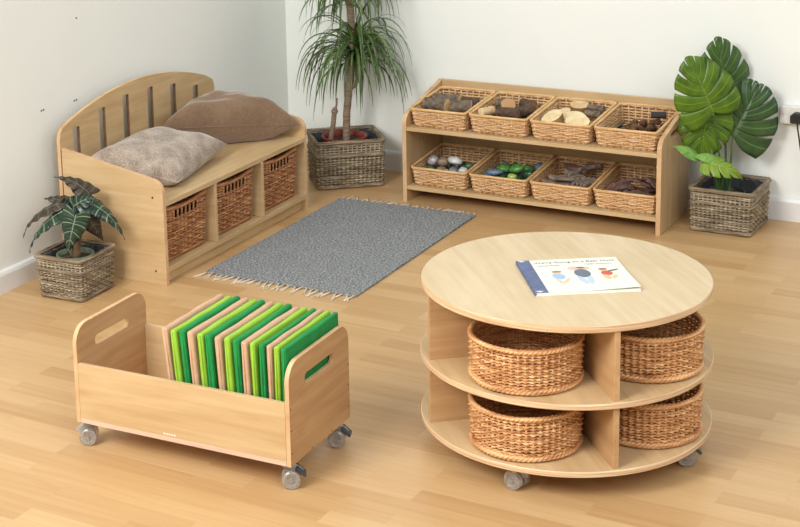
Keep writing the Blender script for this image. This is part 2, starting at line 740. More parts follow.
CHEN = fabric('greige chenille', (128, 112, 98), (192, 176, 160), 210, bump=.5)
VELV = fabric('brown velvet', (116, 92, 70), (136, 110, 87), 120, sheen=.5, bump=.1)
BM = (BX, BY, 0)
pillow('throw_pillow', 'mottled greige chenille pillow on the near end of the bench seat', [(.052, .060, .385), (.405, .150, .330), (.31, .635, .348), (.055, .50, .400)], .135, CHEN, .3015, BM, 1.3, lim=(.03, .46, .022, 1))
pillow('throw_pillow', 'plain brown velvety pillow at the far end of the bench seat by the corner', [(.065, .545, .405), (.44, .975, .362), (.25, 1.0, .405), (.045, .81, .430)], .185, VELV, .3015, BM, 5.1, lim=(.022, .46, .3, 1.012), wr=.008)

# ------------------------------------------------------------------ tray shelving
SX, SY, SLn, SD = .7928, -.4061, 1.08, .3484
sh = thing('shelving_unit', 'low wooden two-shelf unit holding eight wicker trays against the back wall', 'shelf unit', (SX, SY, 0))
prof = rnd_poly([(0, 0, 0), (SD - .0125, 0, 0), (SD - .0125, .448, 0), (.31, .438, 0), (.0, .362, .05)], 8)
hs = []
a0, b0 = (.114, .352), (.222, .372)
hs = rnd_poly([(.112, .341, .008), (.216, .352, .008), (.212, .384, .008), (.108, .369, .008)], 4)
Myz = lambda x: axes((0, 1, 0), (0, 0, 1), (1, 0, 0), (x, 0, 0))
panel('side_panel', prof, [hs], .018, [PLYZ, EDGEP], sh, Myz(0))
panel('side_panel', prof, [hs], .018, [PLYZ, EDGEP], sh, Myz(SLn - .018))
m = MB()
m.box(0, SLn, SD - .012, SD, .03, .4485)
m.build('back_panel', PLYX, sh, bevel=.0015)
for z in (.067, .3125):
    m = MB()
    m.box(.0183, SLn - .0183, .002, SD - .0125, z - .0155, z)
    m.build('shelf', PLYX, sh, bevel=.0012)

trayh = lambda x, y: .073 + .033 * (y + .15) / .30


def tray(label, loc):
    t = thing('tray_basket', label, 'basket', loc, 0, 'wicker trays on the shelf unit')
    weave(rrect, (.226, .270), (.243, .298), .016, 38, 9, trayh, .0038, .0032, seed=5, column=.4).build('woven_body', W_TRAY, t, smooth=True)
    rope(rrect, .244, .300, .016, trayh, .003, .0038, 40).build('rim', W_RIMT, t, smooth=True)
    base_plate(rrect, .222, .266, .016).build('base', W_TRAY, t)
    return t


TX = [SX + x for x in (.1495, .41, .670, .9305)]
TYc = SY + .168
T1, T2 = .3130, .0675
what = ['short bark-covered logs', 'bark pieces and a ringed log slice', 'pale wooden discs', 'pine cones and bark', 'polished pebbles and stones', 'green and blue glass stones', 'flat grey sticks', 'dark curled bark strips']
trays = []
for i in range(8):
    lb = 'buff wicker tray of %s on the %s shelf' % (what[i], 'upper' if i < 4 else 'lower')
    loc = (TX[i % 4], TYc, T1 if i < 4 else T2)
    trays.append(tray(lb, loc) if i == 0 else dup(trays[0], lb, loc))

# ------------------------------------------------------------------ tray contents
PILES = [('logs in the wicker tray',), ('wood pieces in the second upper tray',), ('wooden discs in the third upper tray',),
         ('pine cones in the upper tray', 'sticks in the pine cone tray'), ('stones in the first lower tray',), ('coloured stones in the second lower tray',),
         ('sticks in the third lower tray',), ('bark in the last lower tray',)]
BARK = grainy('grey brown bark', (70, 58, 48), (138, 122, 104), (60, 60, 60), .9, bump=.6)
BARK2 = grainy('dark bark', (52, 40, 32), (110, 88, 70), (70, 70, 70), .9, bump=.6)
CUT = grainy('cut log end', (196, 160, 112), (226, 198, 152), (50, 50, 50), .8)
PALEW = grainy('pale sawn wood', (214, 186, 136), (240, 220, 178), (30, 30, 30), .7)
TANW = grainy('tan bark rind', (120, 88, 56), (176, 134, 88), (40, 40, 40), .8)


def rings():
    t = NT('ringed end grain')
    tc = t.n('TexCoord')
    wv = t.n('TexWave')
    wv.wave_type = 'RINGS'
    wv.rings_direction = 'Z'
    wv.inputs['Scale'].default_value = 55
    wv.inputs['Distortion'].default_value = 2.5
    wv.inputs['Detail'].default_value = 2
    wv.inputs['Detail Scale'].default_value = 1
    t.l(tc, 'Object', wv, 0)
    r = t.ramp([(.25, lin((150, 104, 62))), (.6, lin((214, 176, 124)))], wv)
    t.l(r, 0, t.b, 'Base Color')
    t.b.inputs['Roughness'].default_value = .8
    return t.m


RING = rings()


def orient(o, loc, d, roll=0):
    """point local z along d"""
    q = Vector(d).normalized().to_track_quat('Z', 'Y')
    o.rotation_mode = 'QUATERNION'
    o.rotation_quaternion = q @ Vector((0, 0, 1)).rotation_difference(Vector((0, 0, 1)))
    o.location = loc


def log(name, label, loc, d, r, ln, group, bark=BARK, cut=CUT, seed=0, cat='log', ecc=1.0):
    t = thing(name, label, cat, loc, 0, group)
    orient(t, loc, d)
    m = MB()
    n, k = 14, 7
    vs = []
    for i in range(k):
        z = -ln / 2 + ln * i / (k - 1)
        for j in range(n):
            a = 2 * PI * j / n
            rr = r * (1 + .13 * noise.noise(Vector((cos(a) * 1.3 + seed, sin(a) * 1.3, z * 25))))
            vs.append((rr * cos(a) * ecc, rr * sin(a), z))
    m.add(vs, [(i * n + j, i * n + (j + 1) % n, (i + 1) * n + (j + 1) % n, (i + 1) * n + j) for i in range(k - 1) for j in range(n)])
    m.build('bark', bark, t, smooth=True)
    for e in (0, k - 1):
        mm = MB()
        ring = [Vector(vs[e * n + j]) for j in range(n)]
        zz = ring[0].z + (.0006 if e else -.0006)
        mm.add([(p.x * .93, p.y * .93, zz) for p in ring] + [(p.x, p.y, p.z) for p in ring],
               [tuple(range(n)) if e else tuple(range(n))[::-1]] + [(j, (j + 1) % n, n + (j + 1) % n, n + j) for j in range(n)])
        mm.build('cut_end', cut, t)
    return t


def at(i, x, y, z):
    """point in tray i: x across -.12..+.12, y depth -.14 front..+.14 back, z above the tray floor"""
    b = (TX[i % 4], TYc, T1 if i < 4 else T2)
    return (b[0] + x, b[1] + y, b[2] + z)


G1 = 'logs in the wicker tray'
for x in (-.07, 0, .07):
    log('log', 'grey bark log at the bottom of the log tray', at(0, x, .01, .034), (.12 * x, 1, 0), .021, .22, G1, seed=x * 50)
log('log', 'grey bark log lying across the front of the log tray, cut end facing right', at(0, -.048, -.055, .082), (1, -.12, .02), .027, .105, G1, seed=1)
log('log', 'slanting dark bark log with a pale right end in the log tray', at(0, .058, -.045, .084), (1, .35, .10), .026, .085, G1, seed=2)
log('log', 'grey log lying behind the front ones in the log tray', at(0, -.042, .03, .083), (1, .1, 0), .027, .115, G1, seed=3)
log('log', 'brown log at the back right of the log tray', at(0, .058, .05, .083), (1, .3, 0), .024, .075, G1, bark=BARK2, seed=4)
log('log', 'small log tipped in the back left corner of the log tray', at(0, -.06, .092, .078), (1, .5, 0), .02, .07, G1, seed=5)
log('log_slice', 'small pale log slice standing at the front rim of the log tray', at(0, .015, -.108, .062), (.15, -1, .35), .021, .012, G1, cut=PALEW, seed=6, cat='log slice')

G2 = 'wood pieces in the second upper tray'
for x, y in ((-.07, -.075), (.0, -.08), (.07, -.075), (-.07, .07), (.0, .075), (.07, .07), (-.01, .0), (.07, .0), (-.075, .0)):
    log('wood_chunk', 'dark bark chunk lying at the bottom of the log slice tray', at(1, x, y, .034), (1, .2, 0), .025, .052, G2, BARK2, TANW, x * 70 + y, 'wood')
log('log_slice', 'round log slice with clear growth rings, standing upright in its tray', at(1, -.015, .0, .088), (.35, -1, .35), .030, .020, G2, BARK, RING, 7, 'log slice')
log('wood_chunk', 'dark split log lying at the front of the log slice tray', at(1, .02, -.085, .074), (1, .1, 0), .022, .085, G2, BARK2, BARK, 8, 'wood')
log('wood_chunk', 'pale wood piece at the front left of the log slice tray', at(1, -.085, -.075, .070), (.5, 1, 0), .018, .06, G2, CUT, PALEW, 9, 'wood')
log('wood_chunk', 'dark bark chunk right of the ringed slice, tipped on end', at(1, .07, -.015, .08), (1, .5, .4), .022, .05, G2, BARK2, BARK, 10, 'wood')
log('wood_chunk', 'brown bark chunk behind the ringed slice', at(1, .035, .08, .076), (1, -.2, .0), .022, .06, G2, BARK2, TANW, 11, 'wood')
log('wood_chunk', 'brown bark chunk at the back left of the log slice tray', at(1, -.075, .07, .076), (1, .6, .1), .02, .06, G2, BARK, TANW, 12, 'wood')

G3 = 'wooden discs in the third upper tray'
for x, y in ((-.052, -.07), (.052, -.07), (-.052, .05), (.052, .05)):
    log('wood_disc', 'pale wooden disc at the bottom of the disc tray', at(2, x, y, .020), (0, .02, 1), .046, .026, G3, TANW, PALEW, x * 30 + y, 'wooden disc')
log('wood_disc', 'thick tan-sided wooden disc leaning at the front left of the disc tray', at(2, -.055, -.075, .066), (-.25, -.45, 1), .042, .034, G3, TANW, PALEW, 21, 'wooden disc')
log('wood_disc', 'cream oval wooden disc lying at the front right of the disc tray', at(2, .050, -.085, .068), (.2, -.55, 1), .040, .022, G3, PALEW, PALEW, 22, 'wooden disc', 1.2)
log('wood_disc', 'cream oval wooden disc in the centre of the disc tray, highest of the pile', at(2, .005, -.01, .088), (.1, -.5, 1), .041, .018, G3, PALEW, PALEW, 23, 'wooden disc', 1.25)
log('wood_disc', 'yellowish wooden disc at the back left of the disc tray', at(2, -.075, .055, .066), (-.2, -.3, 1), .038, .022, G3, CUT, PALEW, 24, 'wooden disc')
log('wood_disc', 'tan wooden disc at the back of the disc tray behind the highest disc', at(2, -.01, .09, .070), (.1, -.2, 1), .038, .02, G3, TANW, CUT, 25, 'wooden disc')
log('stick', 'pale stick leaning at the back of the disc tray', at(2, .04, .045, .085), (.25, .9, .35), .008, .09, G3, CUT, PALEW, 26, 'stick')
log('stick', 'dark stick lying at the back right of the disc tray, lower one', at(2, .068, .035, .066), (1, -.1, .0), .014, .065, G3, BARK, BARK, 28, 'stick')
log('stick', 'dark stick lying at the back right of the disc tray, upper one', at(2, .066, .075, .084), (1, -.2, .0), .013, .07, G3, BARK, BARK, 27, 'stick')

# pine cones
CONE = grainy('pine cone scales', (66, 44, 30), (134, 98, 66), (120, 120, 120), .85)
m = MB()
for i in range(46):
    f = i / 46
    a = i * 2.39996
    z = -.018 + .038 * f
    r = .013 * (1 - ((f - .38) / .66) ** 2) ** .5 if abs((f - .38) / .66) < 1 else .002
    M4 = Matrix.Translation((0, 0, z)) @ Matrix.Rotation(a, 4, 'Z') @ Matrix.Translation((r * .65, 0, 0)) @ Matrix.Rotation(-.5 - f, 4, 'Y')
    vs = [(-.003, -.002, 0), (-.003, .002, 0), (.006, .0045, .0005), (.009, 0, .002), (.006, -.0045, .0005), (0, 0, .003)]
    m.add([M4 @ Vector(p) for p in vs], [(0, 4, 5), (4, 3, 5), (3, 2, 5), (2, 1, 5), (1, 0, 5), (0, 1, 2, 3, 4)])
m.lathe([(.002, -.02), (.008, -.012), (.009, 0), (.004, .016)], 8)
pc = m.build('pine_cone', CONE)
rc = random.Random(11)
spots = [(x, y, .020) for x in (-.085, -.045, -.005, .035, .08) for y in (-.10, -.055, -.01, .04, .09)] + [(x, y, .044) for x in (-.04, -.0, .04, .075) for y in (-.085, -.04, .01, .06)]
for i, (x, y, z) in enumerate(spots):
    o = pc if i == 0 else pc.copy()
    if i:
        COL.objects.link(o)
    o.location = at(3, x + rc.uniform(-.008, .008), y + rc.uniform(-.008, .008), z + rc.uniform(-.003, .004))
    o.rotation_euler = (rc.uniform(.8, 2.3), rc.uniform(-.5, .5), rc.uniform(0, 6.3))
    tag(o, 'small brown pine cone in the rightmost tray of the upper shelf', 'pine cone', 'pine cones in the upper tray')
G4 = 'sticks in the pine cone tray'
log('stick', 'thin stick along the left side of the pine cone tray, leaning on the rim', at(3, -.098, .0, .066), (.05, 1, .12), .006, .15, G4, TANW, CUT, 31, 'stick')
log('stick', 'second thin stick in the pine cone tray, beside the cones', at(3, -.08, -.01, .066), (.1, 1, .1), .006, .13, G4, BARK, CUT, 32, 'stick')
log('wood_chunk', 'blackish bark piece at the right of the pine cone tray', at(3, .075, .02, .076), (1, .25, .05), .013, .055, G4, plain('charred bark', (52, 48, 46), .8), BARK2, 33, 'wood')


def pebble(name, label, cat, loc, s, mat, group, seed, rz=0):
    m = MB()
    n, k = 16, 9
    vs = [(0, 0, -s[2])]
    for i in range(1, k):
        ph = -PI / 2 + PI * i / k
        for j in range(n):
            a = 2 * PI * j / n
            q = Vector((cos(ph) * cos(a), cos(ph) * sin(a), sin(ph)))
            f = 1 + .22 * noise.noise(q * 1.1 + Vector((seed * 3.1, seed, 0)))
            vs.append((q.x * s[0] * f, q.y * s[1] * f, q.z * s[2] * f))
    vs.append((0, 0, s[2]))
    fs = [(0, 1 + (j + 1) % n, 1 + j) for j in range(n)]
    for i in range(k - 2):
        for j in range(n):
            fs.append((1 + i * n + j, 1 + i * n + (j + 1) % n, 1 + (i + 1) * n + (j + 1) % n, 1 + (i + 1) * n + j))
    e = len(vs) - 1
    fs += [(e - n + j, e - n + (j + 1) % n, e) for j in range(n)]
    m.add(vs, fs)
    o = m.build(name, mat, smooth=True)
    o.location = loc
    o.rotation_euler = (random.uniform(-.2, .2), random.uniform(-.2, .2), rz)
    return tag(o, label, cat, group)


def stone(name, a, b, s=40, rough=.25):
    return grainy(name, a, b, (s, s, s), rough, detail=3, spec=.5)


S_PUR = stone('purple banded stone', (90, 78, 92), (214, 206, 208))
S_BRN = stone('brown stone', (118, 98, 82), (166, 146, 124))
S_WHT = stone('white grey stone', (168, 170, 176), (232, 232, 230), 25)
S_GRY = stone('grey stone', (92, 96, 100), (150, 152, 150))
S_GRN = stone('mossy green stone', (52, 78, 50), (110, 132, 96))
S_BLU = stone('slate blue stone', (70, 92, 120), (128, 150, 172))
S_EMR = stone('bright green stone', (40, 104, 44), (108, 164, 84), 35)
S_DGR = stone('dark green stone', (30, 62, 38), (66, 104, 66))
S_LIM = stone('yellow green stone', (130, 160, 60), (190, 206, 120))
G5 = 'stones in the first lower tray'
k = 0
for x in (-.08, -.03, .025, .08):
    for y in (-.095, -.05, -.0, .05, .1):
        k += 1
        pebble('pebble', 'grey-brown pebble under the polished ones in the stone tray', 'stone', at(4, x, y, .020), (.026, .022, .021), [S_GRY, S_BRN, S_GRN][k % 3], G5, k, k * 1.3)
pebble('pebble', 'purple and white banded stone at the left of the stone tray', 'stone', at(4, -.075, -.04, .070), (.024, .020, .020), S_PUR, G5, 61, .4)
pebble('pebble', 'dull brown rounded stone beside the banded one', 'stone', at(4, -.025, -.045, .070), (.025, .02, .02), S_BRN, G5, 62, 1)
pebble('pebble', 'largest white-grey stone in the centre of the stone tray', 'stone', at(4, .03, -.05, .072), (.034, .022, .017), S_WHT, G5, 63, -.2)
pebble('pebble', 'small white-grey stone at the front right of the stone tray', 'stone', at(4, .085, -.085, .070), (.022, .017, .017), S_WHT, G5, 64, .3)
pebble('pebble', 'mossy green stone behind the largest white one', 'stone', at(4, .055, .005, .068), (.03, .02, .016), S_GRN, G5, 65, .1)
pebble('pebble', 'grey stone at the back of the stone tray', 'stone', at(4, .0, .03, .066), (.03, .02, .016), S_GRY, G5, 66, .1)
pebble('pebble', 'small purple-grey stone at the front of the stone tray', 'stone', at(4, .015, -.105, .066), (.016, .014, .012), S_PUR, G5, 67, .1)
G6 = 'coloured stones in the second lower tray'
for x in (-.08, -.03, .025, .08):
    for y in (-.095, -.045, .01, .06, .11):
        k += 1
        pebble('pebble', 'dark green stone under the bright ones in the green stone tray', 'stone', at(5, x, y, .021), (.026, .024, .022), [S_DGR, S_BLU, S_EMR][k % 3], G6, k, k * 1.1)
pebble('pebble', 'slate blue stone at the front left of the green stone tray', 'stone', at(5, -.045, -.075, .068), (.034, .022, .014), S_BLU, G6, 71, .2)
pebble('pebble', 'bright green stone at the back left of the green stone tray', 'stone', at(5, -.03, -.005, .072), (.032, .024, .018), S_EMR, G6, 72, .6)
pebble('pebble', 'large bright green stone in the centre of its tray', 'stone', at(5, .025, -.015, .074), (.034, .024, .018), S_EMR, G6, 73, 0)
pebble('pebble', 'yellow-green stone at the front of the green stone tray', 'stone', at(5, .035, -.085, .068), (.02, .016, .016), S_LIM, G6, 74, 0)
pebble('pebble', 'pale green stone at the right of the green stone tray', 'stone', at(5, .075, -.045, .072), (.02, .017, .018), S_LIM, G6, 75, 0)
pebble('pebble', 'dark green stone with a rounded top at the right rim of its tray', 'stone', at(5, .098, -.02, .070), (.022, .018, .018), S_DGR, G6, 76, 0)

GREYW = grainy('weathered grey wood', (112, 96, 84), (170, 154, 138), (50, 50, 50), .85)
PURB = grainy('purple brown bark', (74, 52, 46), (138, 108, 98), (40, 40, 40), .8, bump=.3)


def slat(name, label, cat, loc, rot, s, mat, group, seed, curl=0):
    m = MB()
    n = 12
    vs = []
    for i in range(n):
        f = i / (n - 1) - .5
        w = s[1] * (1 - .5 * (2 * f) ** 4) * (1 + .25 * noise.noise(Vector((f * 4, seed, 0))))
        for a, b in ((-1, -1), (1, -1), (1, 1), (-1, 1)):
            zc = curl * (cos(2 * f * 1.4) - 1) + s[0] * .05 * noise.noise(Vector((f * 3, seed + 9, 0)))
            vs.append((f * s[0], a * w / 2 + .15 * s[1] * noise.noise(Vector((f * 3, 5, seed))), b * s[2] / 2 + zc + (curl * .25 if a > 0 else 0)))
    fs = [tuple(range(4))[::-1], tuple(range(4 * n - 4, 4 * n))]
    for i in range(n - 1):
        for j in range(4):
            fs.append((i * 4 + j, i * 4 + (j + 1) % 4, i * 4 + 4 + (j + 1) % 4, i * 4 + 4 + j))
    m.add(vs, fs)
    o = m.build(name, mat, bevel=s[2] * .2)
    o.location = loc
    o.rotation_euler = rot
    return tag(o, label, cat, group)


G7 = 'sticks in the third lower tray'
for i, (x, y) in enumerate([(-.06, -.07), (-.06, -.03), (-.05, .02), (-.02, .06), (.05, .09)]):
    for q in (0, 1):
        slat('wood_strip', 'grey wood strip low in the grey stick tray', 'wood', at(6, x * .8, y, .018 + .021 * q), (0, 0, .15 * i + .2 * q), (.085, .03, .018), GREYW, G7, i + q * 9)
slat('wood_block', 'flat grey wood block under the parallel sticks', 'wood', at(6, .055, -.03, .03), (0, 0, .0), (.095, .085, .026), GREYW, G7, 77)
slat('wood_block', 'flat grey wood block under the parallel sticks', 'wood', at(6, .055, -.03, .06), (0, 0, .0), (.095, .085, .024), GREYW, G7, 78)
slat('wood_strip', 'long pale driftwood strip at the front left of the grey stick tray', 'wood', at(6, -.06, -.075, .066), (0, .05, -.25), (.11, .022, .010), GREYW, G7, 21)
slat('wood_strip', 'driftwood strip behind the long pale one', 'wood', at(6, -.03, -.02, .066), (.2, .0, .3), (.12, .026, .012), GREYW, G7, 22)
slat('wood_strip', 'brown driftwood strip lying at the back of the grey stick tray', 'wood', at(6, -.01, .045, .065), (.2, 0, -.5), (.13, .03, .012), PURB, G7, 23)
for i in range(5):
    slat('wood_strip', ['first', 'second', 'third', 'fourth', 'fifth'][i] + ' from the left of the five parallel grey sticks at the right of their tray', 'wood',
         at(6, .020 + .019 * i, -.03 - .004 * i, .070), (0, -.12, 1.25), (.085, .012, .012), GREYW, G7, 31 + i)
G8 = 'bark in the last lower tray'
for i, (x, y) in enumerate([(-.06, -.07), (.05, -.06), (-.05, .0), (.06, .02), (-.02, .06), (.05, .09)]):
    for q in ((0, 1) if i < 2 else (0,)):
        slat('bark_strip', 'purple-brown bark low in the bark strip tray', 'bark', at(7, x * .8, y, .018 + .021 * q), (0, 0, i * .9 + q), (.10, .034, .016), PURB, G8, i + 50 + q * 9)
bs = [((-.05, -.05, .072), (.25, -.1, .5), (.11, .04, .010), 'curled bark strip at the left of the bark tray'),
      ((.0, .0, .078), (-.3, .05, -.1), (.13, .045, .010), 'widest curled bark strip across the back of the bark tray'),
      ((.03, -.075, .070), (.2, 0, .15), (.12, .036, .010), 'curled bark strip at the front of the bark tray'),
      ((.08, -.03, .076), (-.3, .1, -.6), (.09, .036, .010), 'curled bark strip at the right of the bark tray'),
      ((.06, .06, .072), (.1, .1, .9), (.09, .036, .010), 'short bark strip at the back right of the bark tray'),
      ((-.06, .06, .070), (.2, .0, -.7), (.10, .036, .010), 'short bark strip at the back left of the bark tray')]
for i, (p, r, s, lb) in enumerate(bs):
    slat('bark_strip', lb, 'bark', at(7, *p), r, s, PURB, G8, 80 + i, curl=.02)

# let every piece come to rest on the ones put into its tray before it
from mathutils.bvhtree import BVHTree


def settle(ti, items):
    floor_z = (T1 if ti < 4 else T2) + .0066
    placed = []
    for o in items:
        vs_, fs_ = [], []
        M_ = o.matrix_basis.copy()
        for c in ([o] if o.type == 'MESH' else list(o.children)):
            k0 = len(vs_)
            vs_ += [M_ @ v.co for v in c.data.vertices]
            fs_ += [tuple(i + k0 for i in p.vertices) for p in c.data.polygons]
        c_ = (TX[ti % 4], TYc)
        for i, lim_ in ((0, .106), (1, .130)):
            l0, h0 = min(v[i] for v in vs_) - c_[i], max(v[i] for v in vs_) - c_[i]
            d_ = max(0, -lim_ - l0) - max(0, h0 - lim_)
            o.location[i] += d_
            for v in vs_:
                v[i] += d_
        z_ = floor_z - min(v.z for v in vs_)
        lo = [min(v[i] for v in vs_) for i in (0, 1)]
        hi = [max(v[i] for v in vs_) for i in (0, 1)]
        near = [b for b, l_, h_ in placed if all(lo[i] < h_[i] and l_[i] < hi[i] for i in (0, 1))]
        for step in range(90):
            b = BVHTree.FromPolygons([(v.x, v.y, v.z + z_) for v in vs_], fs_)
            if not any(b.overlap(q) for q in near):
                break
            z_ += .0015
        o.location.z += z_
        placed.append((b, lo, hi))


for ti in range(8):
    its = [o for o in COL.objects if o.parent is None and o.get('group') in PILES[ti]]
    settle(ti, its)

# ------------------------------------------------------------------ casters
CLEAR = plain('clear grey plastic', (216, 210, 202), .2, 0, .5, .7)
STEEL = plain('brushed steel', (168, 166, 162), .35, .9)
CASTB = plain('smoky clear housing', (186, 182, 176), .3, .1, .5, .35)
DGREY = plain('dark grey plastic', (62, 66, 70), .45)


def caster(parent, x, y, h, ang, brake=True, rad=.0235):
    M4 = Matrix.Translation((x, y, 0)) @ Matrix.Rotation(ang, 4, 'Z')
    m = MB()
    m.box(-.019, .019, -.019, .019, h - .003, h - .0003)
    m.lathe([(.009, h - .017), (.011, h - .012), (.011, h - .003)], 16)
    # hood over the twin wheels
    for s in (-1, 1):
        m.box(.0, .022, s * .0042 - .001, s * .0042 + .001, rad, h - .014)
    pts = [(.012 + (rad + .0035) * cos(a), 0, rad + (rad + .0035) * sin(a)) for a in [.35 + i * .25 for i in range(8)]]
    m.tube(pts, .003, 6, flat=3.5, up=(0, 1, 0))
    c = m.build('caster', CASTB, parent, M=M4, smooth=False)
    for s in (-1, 1):
        w = MB()
        pr_ = [(.002, -.0085), (rad - .003, -.0085), (rad, -.006), (rad, .006), (rad - .003, .0085), (rad * .6, .0085), (rad * .5, .006), (.006, .006), (.006, .009), (.002, .009)]
        w.lathe(pr_, 28)
        w.build('wheel', CLEAR, c, smooth=False, M=M4 @ Matrix.Translation((.012, s * .0145, rad + .0005)) @ Matrix.Rotation(-s * PI / 2, 4, 'X'))
    a = MB()
    a.tube([(.012, -.021, rad), (.012, .021, rad)], .004, 10)
    a.build('axle', STEEL, c, M=M4)
    if brake:
        b = MB()
        Mb = M4 @ Matrix.Translation((.036, 0, rad + .020)) @ Matrix.Rotation(.75, 4, 'Y')
        b.box(-.014, .017, -.016, .016, -.004, .004, M=None)
        b.build('brake_lever', DGREY, c, bevel=.002, M=Mb)
    return c


# ------------------------------------------------------------------ trolley
TA, TXo, TYo = .0497, 1.0827, -2.8444
tr = thing('box_trolley', 'open plywood box on casters holding a row of green and beige fabric squares', 'trolley', (TXo, TYo, 0), TA)
TL, TD, z0, z1, z2 = .6469, .3258, .0717, .2375, .339
end = rnd_poly([(0, z0, 0), (TD, z0, 0), (TD, z2, .05), (0, z2, .05)], 8)
hh = slot(.083, .238, .259, .286, .011, 6)
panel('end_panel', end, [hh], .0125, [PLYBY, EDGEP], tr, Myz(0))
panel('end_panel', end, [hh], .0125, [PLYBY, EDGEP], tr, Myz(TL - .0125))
for y0, nm in ((0.0, 'front_panel'), (TD - .012, 'back_panel')):
    m = MB()
    m.box(.0128, TL - .0128, y0, y0 + .012, .0845, z1)
    m.build(nm, [PLYX], tr, bevel=.001)
m = MB()
m.box(.0128, TL - .0128, .0, TD, z0, .0843)
m.build('bottom_board', grainy('pinkish ply edge', (204, 172, 146), (222, 192, 166), (4, 20, 120), .6), tr, bevel=.001)
for y in (.006, TD - .006):
    for z in (.105, .165, .222):
        m = MB()
        m.lathe([(.0024, 0), (.0024, .0006)], 8)
        m.build('screw', SCREW, tr, M=Matrix.Translation((TL - .0001, y, z)) @ Matrix.Rotation(PI / 2, 4, 'Y'))
for z in (.078,):
    for y in (.11, .22):
        m = MB()
        m.lathe([(.0024, 0), (.0024, .0006)], 8)
        m.build('screw', SCREW, tr, M=Matrix.Translation((TL - .0001, y, z)) @ Matrix.Rotation(PI / 2, 4, 'Y'))
m = MB()
for i in range(5):
    m.box(.274 + .008 * i, .2795 + .008 * i, -.0006, 0, .0895, .0935)
m.build('maker_mark', plain('pale print', (240, 226, 196), .6), tr)['label'] = 'small pale printed mark on the front board'
for x, y, a, bk in ((.023, .038, 3.62, False), (TL - .034, .034, .52, True), (TL - .036, TD - .034, .35, True), (.034, TD - .04, 2.6, False)):
    caster(tr, x, y, z0, a, bk)


def sq_pad(th, w, h, seed):
    """soft rounded square, thickness along x, standing on z=0; wrapped fabric with creases"""
    rr = min(th * .42, .010)
    m = MB()
    n = 14
    idx = {}

    def P(p):
        q = Vector((max(-th / 2 + rr, min(th / 2 - rr, p[0])), max(-w / 2 + rr, min(w / 2 - rr, p[1])), max(rr, min(h - rr, p[2]))))
        d = Vector(p) - q
        v = q + (d.normalized() * rr if d.length > 1e-9 else d)
        e = (p[1] / w * 2) ** 2, ((p[2] / h) * 2 - 1) ** 2
        bul = .0018 * (1 - e[0]) * (1 - e[1])
        v.x += bul * (1 if p[0] > 0 else -1)
        v.x += .0013 * noise.noise(Vector((p[1] * 9, p[2] * 9, seed)))
        v.z += .003 * noise.noise(Vector((p[1] * 12, p[0] * 30, seed + 3))) * (p[2] / h)
        v.y += .002 * noise.noise(Vector((p[2] * 14, p[0] * 60, seed + 7)))
        return v

    def vid(p):
        key = tuple(round(c, 6) for c in p)
        if key not in idx:
            idx[key] = len(m.v)
            m.v.append(tuple(P(p)))
        return idx[key]

    def ts(lo, hi, k):
        r = [lo, lo + rr * .3, lo + rr * .65, lo + rr] + [lo + rr + (hi - lo - 2 * rr) * i / k for i in range(1, k)] + [hi - rr, hi - rr * .65, hi - rr * .3, hi]
        return r
    X, Y, Z = ts(-th / 2, th / 2, 2), ts(-w / 2, w / 2, n), ts(0, h, n)
    for A, B, f in ((Y, Z, lambda a, b, s: (th / 2 * s, a, b)), (X, Z, lambda a, b, s: (a, w / 2 * s, b)), (X, Y, lambda a, b, s: (a, b, h if s > 0 else 0))):
        for s in (1, -1):
            for i in range(len(A) - 1):
                for j in range(len(B) - 1):
                    q = [vid(f(A[i], B[j], s)), vid(f(A[i + 1], B[j], s)), vid(f(A[i + 1], B[j + 1], s)), vid(f(A[i], B[j + 1], s))]
                    m.f.append(tuple(q))
                    m.mi.append(0)
    return m


LIME = fabric('lime cotton', (140, 184, 54), (156, 200, 68), 400, .75, .05, .05)
GREEN = fabric('green cotton', (28, 128, 62), (40, 146, 74), 400, .7, .05, .05)
BEIGE = fabric('beige cotton', (192, 152, 122), (208, 170, 140), 400, .8, .05, .05)
ordw = ['first', 'second', 'third', 'fourth', 'fifth']
tops_ = [.268, .2945, .319, .3455, .373, .397, .426, .4525, .478, .502, .5275, .553, .574, .595, .6155]
for i in range(15):
    c = i % 3
    xt = tops_[i] + .006
    lean = .09 * (1 - i / 14) + .004
    if i == 14:
        lean = 0
    h = .285 + .004 * noise.noise(Vector((i * 1.7, 0, 0)))
    xb = xt + lean * h
    if i < 14:
        th = .018 if i < 10 else .0140
    else:
        th = .0155
    nm, cn, mt = (('beige', BEIGE), ('lime green', LIME), ('dark green', GREEN))[c][0], None, (BEIGE, LIME, GREEN)[c]
    lb = '%s fabric square, %s %s one from the empty end of the box trolley' % (nm, ordw[i // 3], nm.split()[0] if nm != 'dark green' else 'dark')
    t = thing('fabric_square', lb, 'cushion', (0, 0, 0), 0, 'fabric squares in the box trolley')
    y = .165 + .003 * noise.noise(Vector((i * 2.3, 5, 0)))
    p = Vector((xb, y, .0855))
    q = Matrix.Rotation(TA, 4, 'Z') @ p
    t.location = (TXo + q.x, TYo + q.y, p.z)
    t.rotation_euler = (0, -lean, TA)
    sq_pad(th, .286, h, i * 3.7).build('fabric_cover', mt, t, smooth=True)
    f = MB()   # folded corner flap on the near edge
    zz = [h * .985, h * .7, h * .4, h * .02]
    f.tube([(th * .1 * (-1) ** i, -.1435 - .0006 * (k_ % 2), z) for k_, z in enumerate(zz)], [.0015, .003, .0032, .002], 6)
    f.build('folded_edge', mt, t, smooth=True)

# ------------------------------------------------------------------ round table
OX, OY = 2.1989, -2.1992
A1 = -.855
ta = thing('round_storage_table', 'low round wooden table on casters with two open storage tiers', 'table', (OX, OY, 0), A1)
R0, R1 = .372, .377


